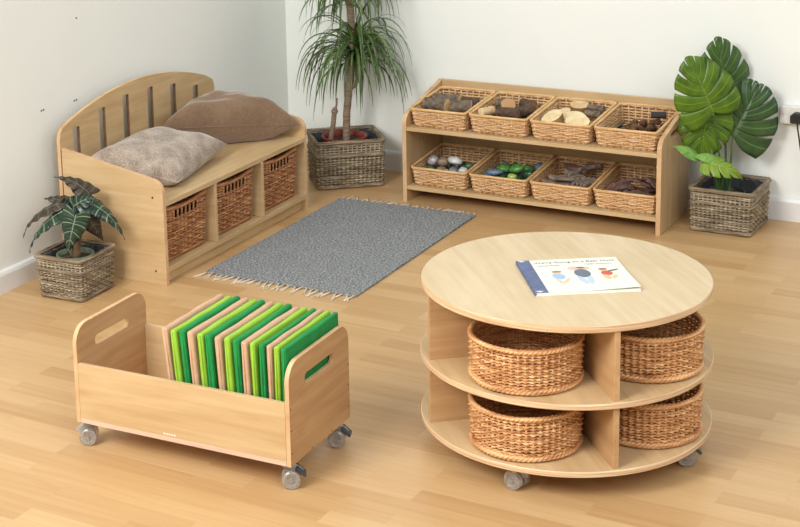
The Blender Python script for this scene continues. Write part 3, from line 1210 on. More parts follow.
def disc(name, r, za, zb, mat):
    e = .002
    m = MB()
    m.lathe([(r - e, za), (r, za + e), (r, zb - e), (r - e, zb)], 120)
    m.mi = [1] * (len(m.f) - 2) + [0, 0]
    return m.build(name, [mat, EDGE], ta)


disc('table_top', R0, .434, .452, TOPW)
disc('middle_shelf', R1, .2417, .2567, PLYX)
disc('bottom_shelf', R1, .069, .084, PLYX)
for z0_, z1_ in ((.0843, .2414), (.257, .4337)):
    m = MB()
    m.box(-.366, .366, -.0075, .0075, z0_, z1_)
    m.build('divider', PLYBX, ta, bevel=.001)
    for s in (-1, 1):
        m = MB()
        m.box(-.0075, .0075, *((.0077, .366) if s > 0 else (-.366, -.0077)), z0_, z1_)
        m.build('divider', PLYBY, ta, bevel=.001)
for a in (-1.60, -.03, 1.54, 3.11):
    caster(ta, .318 * cos(a - A1), .318 * sin(a - A1), .069, a - A1 + (1.35 if a < -1 else .5), a > -1.0, .0245)

rh = lambda x, y: .112


def round_basket(label, loc, rz):
    t = thing('round_basket', label, 'basket', loc, rz, 'round wicker baskets in the table')
    weave(circ, (.268, 0), (.275, 0), 0, 50, 13, rh, .0034, .0036, seed=9, z0=.016, column=.9, stake_r=.0028).build('woven_body', W_ROUND, t, smooth=True)
    rope(circ, .275, 0, 0, rh, .0040, .0042, 26, N=130).build('rim', W_ROUND, t, smooth=True)
    rope(circ, .271, 0, 0, lambda x, y: .0098, .0045, .0046, 24, N=130).build('base_border', W_ROUND, t, smooth=True)
    base_plate(circ, .262, 0, 0).build('base', W_ROUND, t)
    return t


d1, d2 = (-.855 - PI / 4), (-.855 + PI / 4)
rb = .2235
P1 = (OX + rb * cos(d1), OY + rb * sin(d1))
P2 = (OX + rb * cos(d2), OY + rb * sin(d2))
b1 = round_basket('round honey wicker basket on the upper tier, front left quarter of the table', (*P1, .2572), .2)
dup(b1, 'round honey wicker basket on the bottom tier, front left quarter of the table', (*P1, .0845), 1.1)
dup(b1, 'round honey wicker basket on the upper tier, right-hand quarter of the table', (*P2, .2572), 2.3)
dup(b1, 'round honey wicker basket on the bottom tier, right-hand quarter of the table', (*P2, .0845), 3.4)

# picture book on the table: corners measured on the table plane
bkA, bkB, bkD = Vector((2.052, -2.178)), Vector((2.184, -2.393)), Vector((2.276, -2.026))
ux = (bkD - bkA).normalized()
BW = (bkD - bkA).length * .985
BH = .2515
bang = math.atan2(ux.y, ux.x)
bo = thing('picture_book', 'white-covered picture book with a blue spine strip lying on the round table', 'book', (bkA.x, bkA.y, .4523), bang)
PAPER = plain('white pages', (236, 234, 224), .8)
COVER = grainy('cream white card', (226, 228, 212), (233, 234, 220), (9, 9, 9), .4)
INK = plain('dark grey ink', (104, 108, 118), .7)
m = MB()
m.box(.004, BW - .001, -BH + .001, -.001, .001, .0065)
m.build('pages', PAPER, bo)
m = MB()
m.box(0, BW, -BH, 0, 0, .0009)
# front cover lifts a little at the lower right corner
n = 12
vs = []
for zt in (0, .0011):
    for i in range(n + 1):
        for j in range(n + 1):
            x, y = BW * i / n, -BH * j / n
            lift = .006 * max(0, (i / n + j / n - 1.35) / .65) ** 1.5
            vs.append((x, y, .0067 + zt + lift))
N1 = (n + 1) ** 2
fs = []
for i in range(n):
    for j in range(n):
        a = i * (n + 1) + j
        fs += [(a, a + n + 1, a + n + 2, a + 1), (N1 + a, N1 + a + 1, N1 + a + n + 2, N1 + a + n + 1)]
for j in range(n):
    a, b = j, n * (n + 1) + j
    fs += [(a, a + 1, N1 + a + 1, N1 + a), (b, N1 + b, N1 + b + 1, b + 1)]
    a, b = j * (n + 1), j * (n + 1) + n
    fs += [(a, N1 + a, N1 + a + n + 1, a + n + 1), (b, b + n + 1, N1 + b + n + 1, N1 + b)]
m.add(vs, fs)
m.build('cover', COVER, bo)
SPB = grainy('slate blue spine cloth', (80, 92, 128), (104, 116, 148), (60, 60, 60), .6)
m = MB()
m.box(-.0006, .034, -BH - .0004, .0004, .0080, .0084)
m.box(-.0008, -.0002, -BH - .0004, .0004, 0, .0084)
m.build('spine_strip', SPB, bo)['label'] = 'slate blue spine strip'
for yy in (-.008, -BH + .008):
    m = MB()
    m.add([(.002, yy + .006, .0086), (.012, yy - .006, .0086), (.024, yy + .004, .0086), (.012, yy + .007, .0086)], [(0, 1, 2, 3)])
    m.build('corner_ornament', plain('pale print mark', (214, 218, 226), .6), bo)
TT = lambda x, y: axes((1, 0, 0), (0, 1, 0), (0, 0, 1), (x, y, .0082))
mesh_text("We're Going on a Bear Hunt", .0180, TT(.043, -.031), INK, 'title_lettering', bo, .00015)
mesh_text("Michael Rosen", .0105, TT(.045, -.052), INK, 'credit_lettering', bo, .0001)
mesh_text("Helen Oxenbury", .0105, TT(.172, -.052), INK, 'credit_lettering', bo, .0001)


def blob(pts, z=.0082):
    P = rnd_poly([(x, y, .003) for x, y in pts], 3)
    m_ = MB()
    k_ = len(P)
    m_.add([(x, y, z) for x, y in P] + [(x, y, z + .0002) for x, y in P], [tuple(range(k_)), tuple(range(k_, 2 * k_))] + [(i, (i + 1) % k_, k_ + (i + 1) % k_, k_ + i) for i in range(k_)])
    return m_


def ell(cx, cy, a, b, rot=0, k_=14):
    return [(cx + a * cos(t) * cos(rot) - b * sin(t) * sin(rot), cy + a * cos(t) * sin(rot) + b * sin(t) * cos(rot)) for t in [2 * PI * i / k_ for i in range(k_)]]


def patch(name, shapes, c, z=.0082):
    m_ = MB()
    for P in shapes:
        k_ = len(P)
        m_.add([(x, y, z) for x, y in P] + [(x, y, z + .0002) for x, y in P], [tuple(range(k_, 2 * k_))] + [(i, (i + 1) % k_, k_ + (i + 1) % k_, k_ + i) for i in range(k_)])
    m_.build(name, plain(name.replace('_', ' ') + ' %d' % c[0], c, .6), bo)


# plain generic little figures, same places and colours as the printed ones
patch('printed_figure', [ell(.085, -.135, .016, .022, .2)], (158, 190, 220))
patch('printed_figure', [ell(.085, -.108, .011, .009)], (228, 190, 164), .0083)
patch('printed_figure', [ell(.086, -.100, .013, .006)], (156, 118, 84), .0085)
patch('printed_figure', [ell(.080, -.172, .005, .02, .3), ell(.098, -.170, .005, .02, -.5)], (222, 196, 168), .0083)
patch('printed_figure', [ell(.150, -.118, .021, .032)], (104, 114, 128))
patch('printed_figure', [ell(.137, -.078, .017, .013), ell(.166, -.080, .012, .010)], (232, 186, 172), .0083)
patch('printed_figure', [ell(.154, -.076, .012, .006)], (132, 96, 70), .0085)
patch('printed_figure', [ell(.140, -.170, .008, .03, .2), ell(.160, -.172, .008, .03, -.15)], (188, 206, 222), .0083)
patch('printed_figure', [ell(.212, -.125, .015, .018)], (206, 92, 84))
patch('printed_figure', [ell(.208, -.100, .010, .009)], (214, 176, 146), .0083)
patch('printed_figure', [ell(.208, -.093, .011, .006)], (150, 104, 70), .0085)
patch('printed_figure', [ell(.232, -.106, .018, .004, .4)], (110, 98, 90), .0085)
patch('printed_figure', [ell(.206, -.155, .008, .018, .2), ell(.226, -.157, .006, .018, -.4)], (216, 196, 130), .0083)

# ------------------------------------------------------------------ rug
RXo, RYo, RA, RL, RD = .5782, -1.5199, .0289, .604, 1.0212


def rug_mat():
    t = NT('grey flecked wool')
    tc = t.n('TexCoord')
    mp = t.n('Mapping')
    mp.inputs['Scale'].default_value = (135, 180, 135)
    t.l(tc, 'Object', mp, 0)
    nz = t.n('TexNoise')
    nz.inputs['Scale'].default_value = 1
    nz.inputs['Detail'].default_value = 2
    t.l(mp, 0, nz, 0)
    vo = t.n('TexNoise')
    vo.inputs['Scale'].default_value = 14
    vo.inputs['Detail'].default_value = 3
    t.l(tc, 'Object', vo, 0)
    r = t.ramp([(.28, lin((74, 82, 90))), (.44, lin((116, 122, 128))), (.56, lin((148, 149, 148))), (.72, lin((206, 194, 174)))], nz)
    mx = t.n('Mix')
    mx.data_type = 'RGBA'
    mx.blend_type = 'MULTIPLY'
    mx.inputs[0].default_value = .35
    t.l(r, 0, mx, 6)
    r2 = t.ramp([(.3, (.72, .76, .84)), (.7, (1, 1, 1))], vo)
    t.l(r2, 0, mx, 7)
    t.l(mx, 2, t.b, 'Base Color')
    t.b.inputs['Roughness'].default_value = .95
    t.b.inputs['Specular IOR Level'].default_value = .1
    t.bump(nz, 0, .5, .002)
    return t.m


ru = thing('woven_rug', 'small grey flecked rug with pale fringed ends on the wooden floor', 'rug', (RXo, RYo, 0), RA)
m = MB()
nx_, ny_ = 30, 50
vs = []
for top_ in (0, 1):
    for i in range(nx_ + 1):
        for j in range(ny_ + 1):
            x, y = RL * i / nx_, RD * j / ny_
            e = .0035 * noise.noise(Vector((x * 5, y * 5, 2)))
            x2 = x + .006 * noise.noise(Vector((y * 3, 7, 0)))
            y2 = y + .004 * noise.noise(Vector((x * 4, 9, 0)))
            z = .0012 if not top_ else .0075 + abs(e) * .5
            vs.append((x2, y2, z))
N1 = (nx_ + 1) * (ny_ + 1)
fs = []
for i in range(nx_):
    for j in range(ny_):
        a = i * (ny_ + 1) + j
        fs += [(a, a + 1, a + ny_ + 2, a + ny_ + 1), (N1 + a, N1 + a + ny_ + 1, N1 + a + ny_ + 2, N1 + a + 1)]
for j in range(ny_):
    a, b = j, nx_ * (ny_ + 1) + j
    fs += [(a, N1 + a, N1 + a + 1, a + 1), (b, b + 1, N1 + b + 1, N1 + b)]
for i in range(nx_):
    a, b = i * (ny_ + 1), i * (ny_ + 1) + ny_
    fs += [(a, a + ny_ + 1, N1 + a + ny_ + 1, N1 + a), (b, N1 + b, N1 + b + ny_ + 1, b + ny_ + 1)]
m.add(vs, fs)
m.build('rug_body', rug_mat(), ru, smooth=False)
FRI = grainy('fringe yarn', (186, 174, 156), (228, 214, 190), (60, 60, 60), .95)
for y0, s in ((0, -1), (RD, 1)):
    m = MB()
    for i in range(27):
        x = .008 + (RL - .016) * i / 26
        dx = random.uniform(-.018, .018)
        ln = random.uniform(.046, .068)
        for q in range(3):
            ex = dx + random.uniform(-.006, .006)
            m.tube([(x + (q - 1) * .002, y0 - s * .003, .0055), (x + ex * .3, y0 + s * ln * .35, .004), (x + ex + .004 * sin(i * 3 + q), y0 + s * ln * .7, .0025), (x + ex * 1.3, y0 + s * ln, .0022)], [.0022, .0024, .002, .0012], 5)
    m.build('fringe', FRI, ru, smooth=True)['kind'] = 'stuff'


# ------------------------------------------------------------------ planters
LINER = plain('black plastic liner', (72, 74, 78), .28)


def planter(label, loc, rz, bot, top, h, K, rows, sr, liner_c=None):
    t = thing('planter_basket', label, 'planter', loc, rz, None)
    hf = lambda x, y: h
    weave(rrect, bot, top, .014, K, rows, hf, sr * .86, sr * .80, band=(.70, 1), column=.9, z0=.010, seed=K, stake_r=sr * .8).build('woven_body', W_GREY, t, smooth=True)
    rope(rrect, top[0] + .004, top[1] + .004, .014, hf, sr * .9, sr, 40, N=180).build('rim', W_RIMG, t, smooth=True)
    rope(rrect, top[0] + .002, top[1] + .002, .014, lambda x, y: h * .70, sr * .6, sr * .7, 30, N=160).build('band', W_RIMG, t, smooth=True)
    rope(rrect, bot[0] + .002, bot[1] + .002, .014, lambda x, y: sr * 2.0, sr * .8, sr * .95, 28, N=160).build('base_border', W_RIMG, t, smooth=True)
    base_plate(rrect, bot[0] - .004, bot[1] - .004, .014).build('base', W_GREY, t)
    m = MB()
    N = 64
    rng = random.Random(K)
    vs = []
    zs = [.008, h * .5, h * .8, h - .006]
    for z in zs:
        tt = z / h
        w = bot[0] + (top[0] - bot[0]) * tt - 4.6 * sr
        d = bot[1] + (top[1] - bot[1]) * tt - 4.6 * sr
        for (x, y, nx, ny) in rrect(w, d, .02, N):
            q = rng.uniform(-.004, 0)
            vs.append((x + nx * q, y + ny * q, z + (rng.uniform(-.004, .003) if z > h * .9 else 0)))
    k_ = len(zs)
    fs = [(i * N + j, i * N + (j + 1) % N, (i + 1) * N + (j + 1) % N, (i + 1) * N + j) for i in range(k_ - 1) for j in range(N)] + [tuple(range(N))]
    m.add(vs, fs)
    o = m.build('plastic_liner', LINER, t)
    sm = o.modifiers.new('thickness', 'SOLIDIFY')
    sm.thickness = .0012
    return t


PAa = .709
planter('large grey rattan planter in the room corner holding the tall spiky plant', (.432, -.240, 0), PAa, (.276, .232), (.288, .250), .203, 54, 19, .0052)
planter('grey-brown rattan planter beside the shelf unit holding the cheese plant', (2.064, -.163, 0), -.01, (.218, .246), (.230, .252), .163, 54, 16, .0050)
planter('small grey rattan planter by the bench end holding the veined leafy plant', (.288, -1.875, 0), .05, (.172, .182), (.188, .200), .147, 44, 16, .0045)

SOIL = grainy('dark potting soil', (40, 32, 26), (84, 68, 54), (90, 90, 90), .95, bump=.8)


def pot(parent, r_top, r_bot, z0_, z1_, mat, soil_z, name='pot'):
    m = MB()
    m.lathe([(r_bot, z0_), (r_top - .006, z1_ - .022), (r_top - .004, z1_ - .02), (r_top, z1_ - .018), (r_top + .002, z1_ - .003), (r_top, z1_), (r_top - .005, z1_ - .001), (r_top - .008, z1_ - .02), (r_bot - .004, z0_ + .004)], 48)
    m.build(name, mat, parent, smooth=True)
    m = MB()
    n_ = 24
    vs = [(0, 0, soil_z + .004)]
    for rr in (.35, .7, 1):
        for j in range(n_):
            a = 2 * PI * j / n_
            vs.append(((r_top - .0085) * rr * cos(a), (r_top - .0085) * rr * sin(a), soil_z + .004 * noise.noise(Vector((cos(a) * rr * 4, sin(a) * rr * 4, r_top)))))
    fs = [(0, 1 + j, 1 + (j + 1) % n_) for j in range(n_)]
    for q in range(2):
        for j in range(n_):
            fs.append((1 + q * n_ + j, 1 + (q + 1) * n_ + j, 1 + (q + 1) * n_ + (j + 1) % n_, 1 + q * n_ + (j + 1) % n_))
    m.add(vs, fs)
    m.build('soil', SOIL, parent, smooth=True)


# ------------------------------------------------------------------ leaves
def leaf_mat(name, c1, c2, vein, nveins, vw, mid, rough=.35, mixv=1.0):
    t = NT(name)
    uv = t.n('UVMap')
    sp = t.n('SeparateXYZ')
    t.l(uv, 0, sp, 0)

    def mth(op, a, b=None, av=None, bv=None):
        nd = t.t.nodes.new('ShaderNodeMath')
        nd.operation = op
        if a is not None:
            t.t.links.new(a, nd.inputs[0])
        else:
            nd.inputs[0].default_value = av
        if b is not None:
            t.t.links.new(b, nd.inputs[1])
        elif bv is not None:
            nd.inputs[1].default_value = bv
        return nd.outputs[0]
    tt = mth('ABSOLUTE', mth('MULTIPLY', mth('SUBTRACT', sp.outputs[0], bv=.5), bv=2))
    fr_ = mth('ABSOLUTE', mth('SUBTRACT', mth('FRACT', mth('MULTIPLY', sp.outputs[1], bv=nveins)), bv=.5))
    side_ = mth('LESS_THAN', fr_, bv=vw)
    midv = mth('LESS_THAN', tt, bv=mid)
    both = mth('MAXIMUM', side_, midv)
    both = mth('MULTIPLY', both, bv=mixv)
    tc = t.n('TexCoord')
    nz = t.n('TexNoise')
    nz.inputs['Scale'].default_value = 22
    nz.inputs['Detail'].default_value = 3
    t.l(tc, 'Object', nz, 0)
    r = t.ramp([(.3, lin(c1)), (.7, lin(c2))], nz)
    mx = t.n('Mix')
    mx.data_type = 'RGBA'
    t.t.links.new(both, mx.inputs[0])
    t.l(r, 0, mx, 6)
    mx.inputs[7].default_value = lin(vein) + (1,)
    t.l(mx, 2, t.b, 'Base Color')
    t.b.inputs['Roughness'].default_value = rough
    t.b.inputs['Specular IOR Level'].default_value = .5
    return t.m


def leaf(parent, mat, base, tip, face, W, arch_=.1, lobes=6, gap=.0, ts=.45, back=2.2, fold=.15, wave=0, lprof=None, seed=0, name='leaf', tmax=7, front=.45):
    """a leaf as ribs fanning out from a curved midrib; with gap>0 the margin is cut into lobes"""
    base, tip, face = Vector(base), Vector(tip), Vector(face).normalized()
    ax = tip - base
    Ln = ax.length
    d0 = ax / Ln
    face = (face - d0 * face.dot(d0)).normalized()
    sd = d0.cross(face).normalized()
    m = MB()
    m.uv = []
    per = 7
    for s in (-1, 1):
        for k_ in range(lobes):
            va, vb = k_ / lobes, (k_ + 1) / lobes
            vc = (va + vb) / 2
            o = len(m.v)
            for i in range(per):
                for q in range(tmax + 1):
                    t_ = q / tmax
                    v = va + (vb - va) * i / (per - 1)
                    if gap and t_ > ts:
                        f = (t_ - ts) / (1 - ts)
                        g = gap * min(1, f * 1.6) * (1 if 0 < k_ < lobes - 1 else .45)
                        v = vc + (v - vc) * (1 - g)
                    th = (back + (front - back) * (v ** .75))
                    ln = W * lprof(v)
                    if gap:
                        ln *= 1 - .03 * (2 * i / (per - 1) - 1) ** 2
                    vm = v * v * .35 + v * .65
                    c_ = base + ax * vm + face * (arch_ * Ln * 4 * vm * (1 - vm))
                    r_ = t_ * ln
                    # ribs curve forward to the tip
                    a_ = th - .35 * t_
                    p = c_ + d0 * (r_ * cos(a_)) + sd * (s * r_ * sin(a_))
                    dz = -fold * r_ * t_ + wave * sin(v * lobes * 2 * PI + s + seed) * t_ * t_ * W * .12 + .05 * W * noise.noise(Vector((v * 3, t_ * 2 * s, seed))) * t_
                    p += face * dz
                    m.v.append(tuple(p))
                    m.uv.append((.5 + s * t_ * .5, v))
            for i in range(per - 1):
                for q in range(tmax):
                    a = o + i * (tmax + 1) + q
                    f_ = (a, a + 1, a + tmax + 2, a + tmax + 1)
                    m.f.append(f_ if s < 0 else f_[::-1])
                    m.mi.append(0)
    ob = m.build(name, mat, parent, smooth=True)
    sm = ob.modifiers.new('blade', 'SOLIDIFY')
    sm.thickness = .0006
    return ob


def stem(parent, mat, pts, r, name='stem'):
    m = MB()
    P = [Vector(p) for p in pts]
    # smooth through the points
    out = []
    for i in range(len(P) - 1):
        a, b, c, d = P[max(i - 1, 0)], P[i], P[i + 1], P[min(i + 2, len(P) - 1)]
        for q in range(6):
            t_ = q / 6
            out.append(.5 * ((2 * b) + (c - a) * t_ + (2 * a - 5 * b + 4 * c - d) * t_ ** 2 + (3 * b - a - 3 * c + d) * t_ ** 3))
    out.append(P[-1])
    k_ = len(out)
    m.tube(out, [r * (1.15 - .45 * i / k_) for i in range(k_)], 8)
    return m.build(name, mat, parent, smooth=True)


# ---- cheese plant
MO = (2.05, -.165, 0)
mo = thing('potted_monstera', 'cheese plant with big split green leaves in the planter beside the shelf unit', 'plant', MO)
off = lambda p: (p[0] - MO[0], p[1] - MO[1], p[2])
BPOT = plain('black plastic pot', (38, 38, 40), .4)
pot(mo, .070, .056, .0105, .138, BPOT, .125)
MG1 = leaf_mat('mid green split leaf', (46, 78, 26), (68, 102, 38), (96, 128, 62), 5, .03, .025)
MG2 = leaf_mat('yellow green split leaf', (62, 94, 14), (92, 126, 26), (112, 144, 46), 5, .025, .025)
MG3 = leaf_mat('dark green split leaf', (38, 68, 32), (62, 92, 46), (90, 120, 70), 5, .03, .025)
MG4 = leaf_mat('fresh green leaf', (92, 142, 56), (126, 170, 76), (150, 188, 104), 6, .03, .04)
MG5 = leaf_mat('lime green leaf', (96, 130, 28), (134, 160, 46), (160, 180, 80), 6, .03, .04)
STG = grainy('green petiole', (52, 86, 34), (84, 118, 52), (30, 30, 60), .45)
heart = lambda v: (.80 + .75 * v - .75 * v * v) * (1 - v ** 2.2) ** .75 + .04
cam_dir = Vector((.514, -.858, 0))
fc = lambda up, sx=0: cam_dir + Vector((0, 0, up)) + Vector((.858, .514, 0)) * sx
leafs = [
    (MG1, (2.018, -.110, .480), (1.994, -.135, .712), fc(.25, .2), .132, .03, .24, 5),
    (MG2, (2.016, -.250, .455), (1.934, -.300, .662), fc(.35, -.1), .132, .04, .20, 5),
    (MG3, (2.068, -.166, .355), (2.140, -.118, .532), fc(.45, .1), .158, .03, .24, 5),
    (MG2, (1.985, -.215, .425), (1.962, -.225, .292), fc(.3, -.2), .108, .05, .22, 5),
]
for mt, b_, t_, f_, W_, ar, gp, lb in leafs:
    leaf(mo, mt, off(b_), off(t_), f_, W_, ar, lb, gp * .75, .56, 2.35, .10, .15, heart, seed=W_ * 77, front=.30)
slim = lambda v: (.25 + 3.0 * v - 3.2 * v * v) * (1 - v ** 4)
leaf(mo, MG4, off((1.988, -.307, .285)), off((1.890, -.365, .338)), fc(1.2, -.2), .036, .12, 4, 0, .5, 1.9, .1, .1, slim, 3)
leaf(mo, MG4, off((2.056, -.275, .278)), off((1.950, -.330, .292)), fc(1.0, -.2), .030, .15, 4, 0, .5, 1.9, .1, .1, slim, 4)
leaf(mo, MG5, off((2.000, -.318, .278)), off((2.128, -.245, .205)), fc(.9, .1), .055, .18, 5, .25, .5, 2.0, .1, .2, heart, 5)
root = (2.05, -.170, .126)
for (mt, b_, t_, *_), o_ in zip(leafs, ((-.004, .012), (-.014, -.006), (.012, .004), (-.03, 0))):
    r0_ = (root[0] + o_[0], root[1] + o_[1], root[2])
    mid = (r0_[0] * .6 + b_[0] * .4, r0_[1] * .6 + b_[1] * .4 + .0, r0_[2] * .45 + b_[2] * .55)
    stem(mo, STG, [off(r0_), off(mid), off(b_)], .0042)
for b_ in ((1.988, -.307, .285), (2.056, -.275, .278), (2.000, -.318, .278)):
    r0_ = (root[0] - .015, root[1] - .02, root[2])
    stem(mo, STG, [off(r0_), off((b_[0] * .5 + r0_[0] * .5 + .006, b_[1] * .4 + r0_[1] * .6, b_[2] - .03)), off(b_)], .0034)

# ---- small veined plant
AO = (.285, -1.872, 0)
al = thing('potted_alocasia', 'dark leafy plant with pale veins in the small grey planter by the bench', 'plant', AO)
oa = lambda p: (p[0] - AO[0], p[1] - AO[1], p[2])
GPOT = plain('sage green plastic pot', (106, 128, 104), .4)
pot(al, .064, .048, .0105, .138, GPOT, .122)
AG = leaf_mat('dark veined leaf', (22, 42, 32), (40, 62, 46), (126, 148, 116), 5, .04, .05, .3)
AG2 = leaf_mat('dark leaf underside', (44, 34, 30), (66, 54, 42), (120, 122, 90), 5, .04, .06, .4, .6)
arrow = lambda v: (1.0 - .25 * v) * (1 - v ** 1.6) ** .8 + .02
AST = grainy('brownish petiole', (92, 76, 56), (128, 110, 80), (30, 30, 60), .5)
UP = Vector((0, 0, 1))
al_l = [
    # base, tip, facing, width, arch, mat
    ((.320, -1.815, .335), (.212, -1.872, .398), Vector((.2, -.5, .8)), .048, .18, AG2),
    ((.250, -1.895, .315), (.136, -1.961, .195), Vector((-.3, -.5, .9)), .045, .16, AG2),
    ((.285, -1.912, .300), (.172, -1.976, .152), Vector((-.2, -.6, .8)), .047, .14, AG),
    ((.352, -1.936, .300), (.324, -1.958, .165), Vector((.45, -.9, .25)), .058, .05, AG),
    ((.335, -1.846, .318), (.436, -1.788, .180), Vector((.5, -.3, .9)), .044, .16, AG),
    ((.300, -1.885, .308), (.362, -1.850, .338), Vector((.3, -.7, .8)), .056, .12, AG),
    ((.312, -1.840, .275), (.358, -1.806, .172), Vector((.5, -.7, .4)), .048, .08, AG2),
    ((.262, -1.850, .300), (.178, -1.892, .322), Vector((.1, -.6, .8)), .042, .14, AG2),
    ((.290, -1.866, .290), (.345, -1.905, .255), Vector((.6, -.7, .6)), .045, .1, AG2),
]
for i, (b_, t_, f_, W_, ar, mt) in enumerate(al_l):
    leaf(al, mt, oa(b_), oa(t_), f_, W_ * .9, ar, 5, 0, .5, 2.5, .25, .6, arrow, seed=i * 2.2, front=.55)
    a_ = i * 2.4
    r0_ = (AO[0] + .014 * cos(a_), AO[1] + .014 * sin(a_), .122)
    out = Vector((b_[0] - AO[0], b_[1] - AO[1], 0))
    mid = (r0_[0] + out.x * .35, r0_[1] + out.y * .35, .122 + (b_[2] - .122) * .62)
    stem(al, AST, [oa(r0_), oa(mid), oa(b_)], .0036)
m = MB()
m.tube([(.016, -.012, .118), (.02, -.014, .15), (.018, -.012, .185)], [.014, .013, .008], 10)
m.build('trunk', grainy('brown stem base', (96, 70, 50), (140, 108, 80), (40, 40, 40), .8), al, smooth=True)

# ---- tall spiky plant
DO = (.425, -.235, 0)
dr = thing('potted_dracaena', 'tall plant with drooping strap leaves and bare canes in a red pot, in the corner', 'plant', DO)
TERR = plain('terracotta red pot', (128, 50, 40), .4)
pot(dr, .097, .078, .0105, .203, TERR, .178)
CANE = grainy('ringed grey cane', (112, 92, 76), (164, 142, 120), (20, 20, 130), .85, bump=.5)
R_ = Vector((.86, .51, 0))
V_ = Vector((-.514, .858, 0))


def dp(a, b, z):
    """a to the side (screen right), b deeper, z up"""
    return Vector((a * R_.x + b * V_.x, a * R_.y + b * V_.y, z))


def cane(name, pts, r, knob=None):
    m_ = MB()
    k_ = 0
    out, rr = [], []
    for i in range(len(pts) - 1):
        for q in range(10):
            t_ = q / 10
            out.append(Vector(pts[i]).lerp(Vector(pts[i + 1]), t_))
            rr.append(r * (1 + (.07 if k_ % 3 == 0 else 0)))
            k_ += 1
    out.append(Vector(pts[-1]))
    rr.append(r)
    m_.tube(out, rr, 12)
    return m_.build(name, CANE, dr, smooth=True)


cane('trunk', [dp(.008, 0, .172), dp(.012, 0, .30), dp(.030, .005, .45), dp(.042, .005, .60), dp(.036, .01, .80), dp(.04, .01, .96)], .0155)
cane('branch', [dp(.026, .005, .40), dp(.055, -.005, .425), dp(.066, -.005, .47), dp(.070, -.005, .53)], .0085)
st_ = cane('cut_cane', [dp(-.062, -.02, .172), dp(-.048, -.02, .25), dp(-.040, -.02, .315)], .0105)
m = MB()
m.lathe([(.004, -.014), (.013, -.008), (.0155, 0), (.012, .008), (.006, .016), (.003, .018)], 12)
m.build('cane_knot', CANE, st_, smooth=True, M=Matrix.Translation(dp(-.040, -.02, .312)))
m = MB()
m.tube([dp(-.036, -.02, .32), dp(-.030, -.02, .345), dp(-.028, -.02, .37)], [.006, .004, .003], 8)
m.build('cane_shoot', CANE, st_, smooth=True)
DG = [grainy('strap leaf green', (52, 76, 32), (88, 112, 54), (30, 30, 30), .4, spec=.5),
      grainy('strap leaf pale green', (72, 102, 48), (118, 144, 78), (30, 30, 30), .4, spec=.5)]


def crown(c, nl, lmin, lmax, seed, updown=(.2, 1.25), spread=1.0):
    rng = random.Random(seed)
    for which in (0, 1):
        m_ = MB()
        for i in range(nl):
            if (i % 4 == 0) != (which == 1):
                continue
            az = i * 2.39996 + rng.uniform(-.25, .25)
            el = rng.uniform(*updown)
            Ln = rng.uniform(lmin, lmax)
            w = rng.uniform(.0045, .0068)
            p = Vector(c) + Vector((0, 0, rng.uniform(-.05, .04)))
            d = Vector((cos(az) * cos(el), sin(az) * cos(el), sin(el)))
            segs = 12
            droop = rng.uniform(.24, .40) * spread
            pts = [p.copy()]
            for s_ in range(segs):
                p = p + d * (Ln / segs)
                pts.append(p.copy())
                d = (d + Vector((0, 0, -droop * (.45 + 1.0 * s_ / segs)))).normalized()
            # keep blades off the two walls
            for q in pts:
                wx, wy = q.x + DO[0], q.y + DO[1]
                q.x = max(q.x, .018 - DO[0])
                q.y = min(q.y, -.012 - DO[1])
            vs_ = []
            tw = rng.uniform(-.4, .4)
            for s_, q in enumerate(pts):
                f = s_ / segs
                ww = w * min(1, .5 + 2.2 * f) * (1 - f ** 2.2) + .0004
                dd = (pts[min(s_ + 1, segs)] - pts[max(s_ - 1, 0)])
                sd = dd.cross(Vector((0, 0, 1)))
                if sd.length < 1e-6:
                    sd = Vector((1, 0, 0))
                sd = (Matrix.Rotation(tw * f * 3, 3, dd.normalized()) @ sd.normalized())
                nn = dd.cross(sd).normalized()
                vs_ += [q - sd * ww, q - nn * (ww * .35), q + sd * ww]
            fs_ = []
            for s_ in range(segs):
                a = s_ * 3
                fs_ += [(a, a + 1, a + 4, a + 3), (a + 1, a + 2, a + 5, a + 4)]
            m_.add(vs_, fs_)
        o = m_.build('leaf_crown', DG[which], dr, smooth=True)
        sm = o.modifiers.new('blade', 'SOLIDIFY')
        sm.thickness = .0006


crown(dp(.050, .0, .545), 120, .28, .42, 3, (.3, 1.4), 1.35)
crown(dp(.075, -.01, .56), 30, .22, .32, 8, (.3, 1.3), 1.2)
crown(dp(.045, .01, .92), 110, .24, .38, 5, (-.1, 1.3), 1.35)
crown(dp(.0, .0, .80), 22, .18, .26, 9, (.2, 1.2), 1.2)

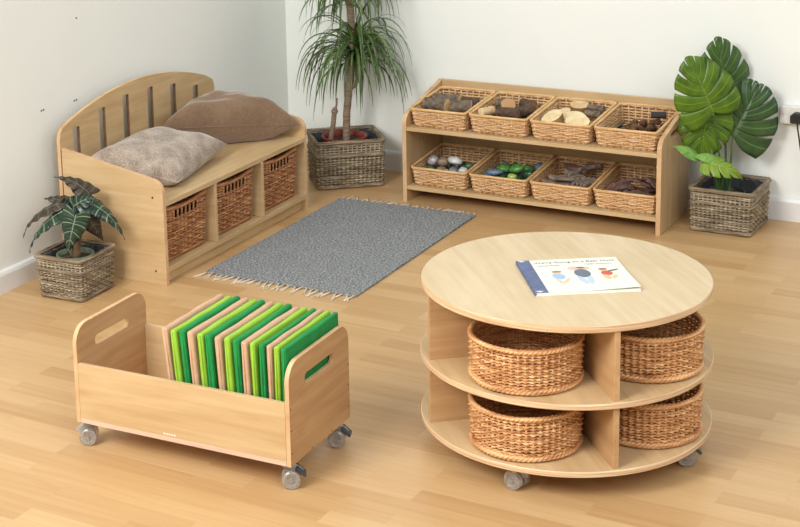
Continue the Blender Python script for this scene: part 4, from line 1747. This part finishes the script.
# ------------------------------------------------------------------ light
w = bpy.data.worlds.new('room light')
SC.world = w
w.use_nodes = True
bg = w.node_tree.nodes['Background']
bg.inputs[0].default_value = (.95, .98, 1.0, 1)
bg.inputs[1].default_value = 1
_t = w.node_tree
_g = _t.nodes.new('ShaderNodeNewGeometry')
_s = _t.nodes.new('ShaderNodeSeparateXYZ')
_t.links.new(_g.outputs['Incoming'], _s.inputs[0])
_m = _t.nodes.new('ShaderNodeMapRange')      # a bright ceiling over a dimmer room
_m.inputs['From Min'].default_value = 0
_m.inputs['From Max'].default_value = -1
_m.inputs['To Min'].default_value = .46
_m.inputs['To Max'].default_value = .92
_t.links.new(_s.outputs[2], _m.inputs[0])
_t.links.new(_m.outputs[0], bg.inputs[1])


def area(name, loc, aim, size, power, color=(1, 1, 1)):
    d = bpy.data.lights.new(name, 'AREA')
    d.shape = 'RECTANGLE'
    d.size, d.size_y = size
    d.energy = power
    d.color = color
    o = bpy.data.objects.new(name, d)
    COL.objects.link(o)
    o.location = loc
    o.rotation_euler = (Vector(aim) - Vector(loc)).to_track_quat('-Z', 'Y').to_euler()
    return o


area('softbox_light', (.9, -5.8, 3.0), (1.3, -1.2, .2), (1.6, 1.6), 205, (1, .985, .955))

area('left_wall_fill_light', (4.6, -4.6, 3.2), (0, -1.4, .7), (2.2, 2.2), 95, (.96, .98, 1))  # added fill with no fixture behind it, brightens the left wall

# ------------------------------------------------------------------ camera
cam = bpy.data.cameras.new('camera')
co = bpy.data.objects.new('camera', cam)
COL.objects.link(co)
SC.camera = co
yaw, pitch, roll, f = -.53965, -.20728, -.02666, 1526.1
F = Vector((sin(yaw) * cos(pitch), cos(yaw) * cos(pitch), sin(pitch)))
R = Vector((cos(yaw), -sin(yaw), 0))
U = R.cross(F)
R2, U2 = cos(roll) * R + sin(roll) * U, -sin(roll) * R + cos(roll) * U
M = Matrix.Identity(4)
for i, a in enumerate((R2, U2, -F, Vector((3.5842, -5.7527, 1.7620)))):
    for k in range(3):
        M[k][i] = a[k]
co.matrix_world = M
cam.sensor_width = 36
cam.sensor_fit = 'HORIZONTAL'
cam.lens = 36 * f / 800
cam.shift_x = (400 - 313.92) / 800
cam.shift_y = (84.91 - 263.5) / 800
cam.clip_start = .05

vs_ = SC.view_settings
vs_.view_transform = 'Standard'
vs_.look = 'None'
vs_.gamma = 1
vs_.exposure = -0.2
vs_.use_curve_mapping = False
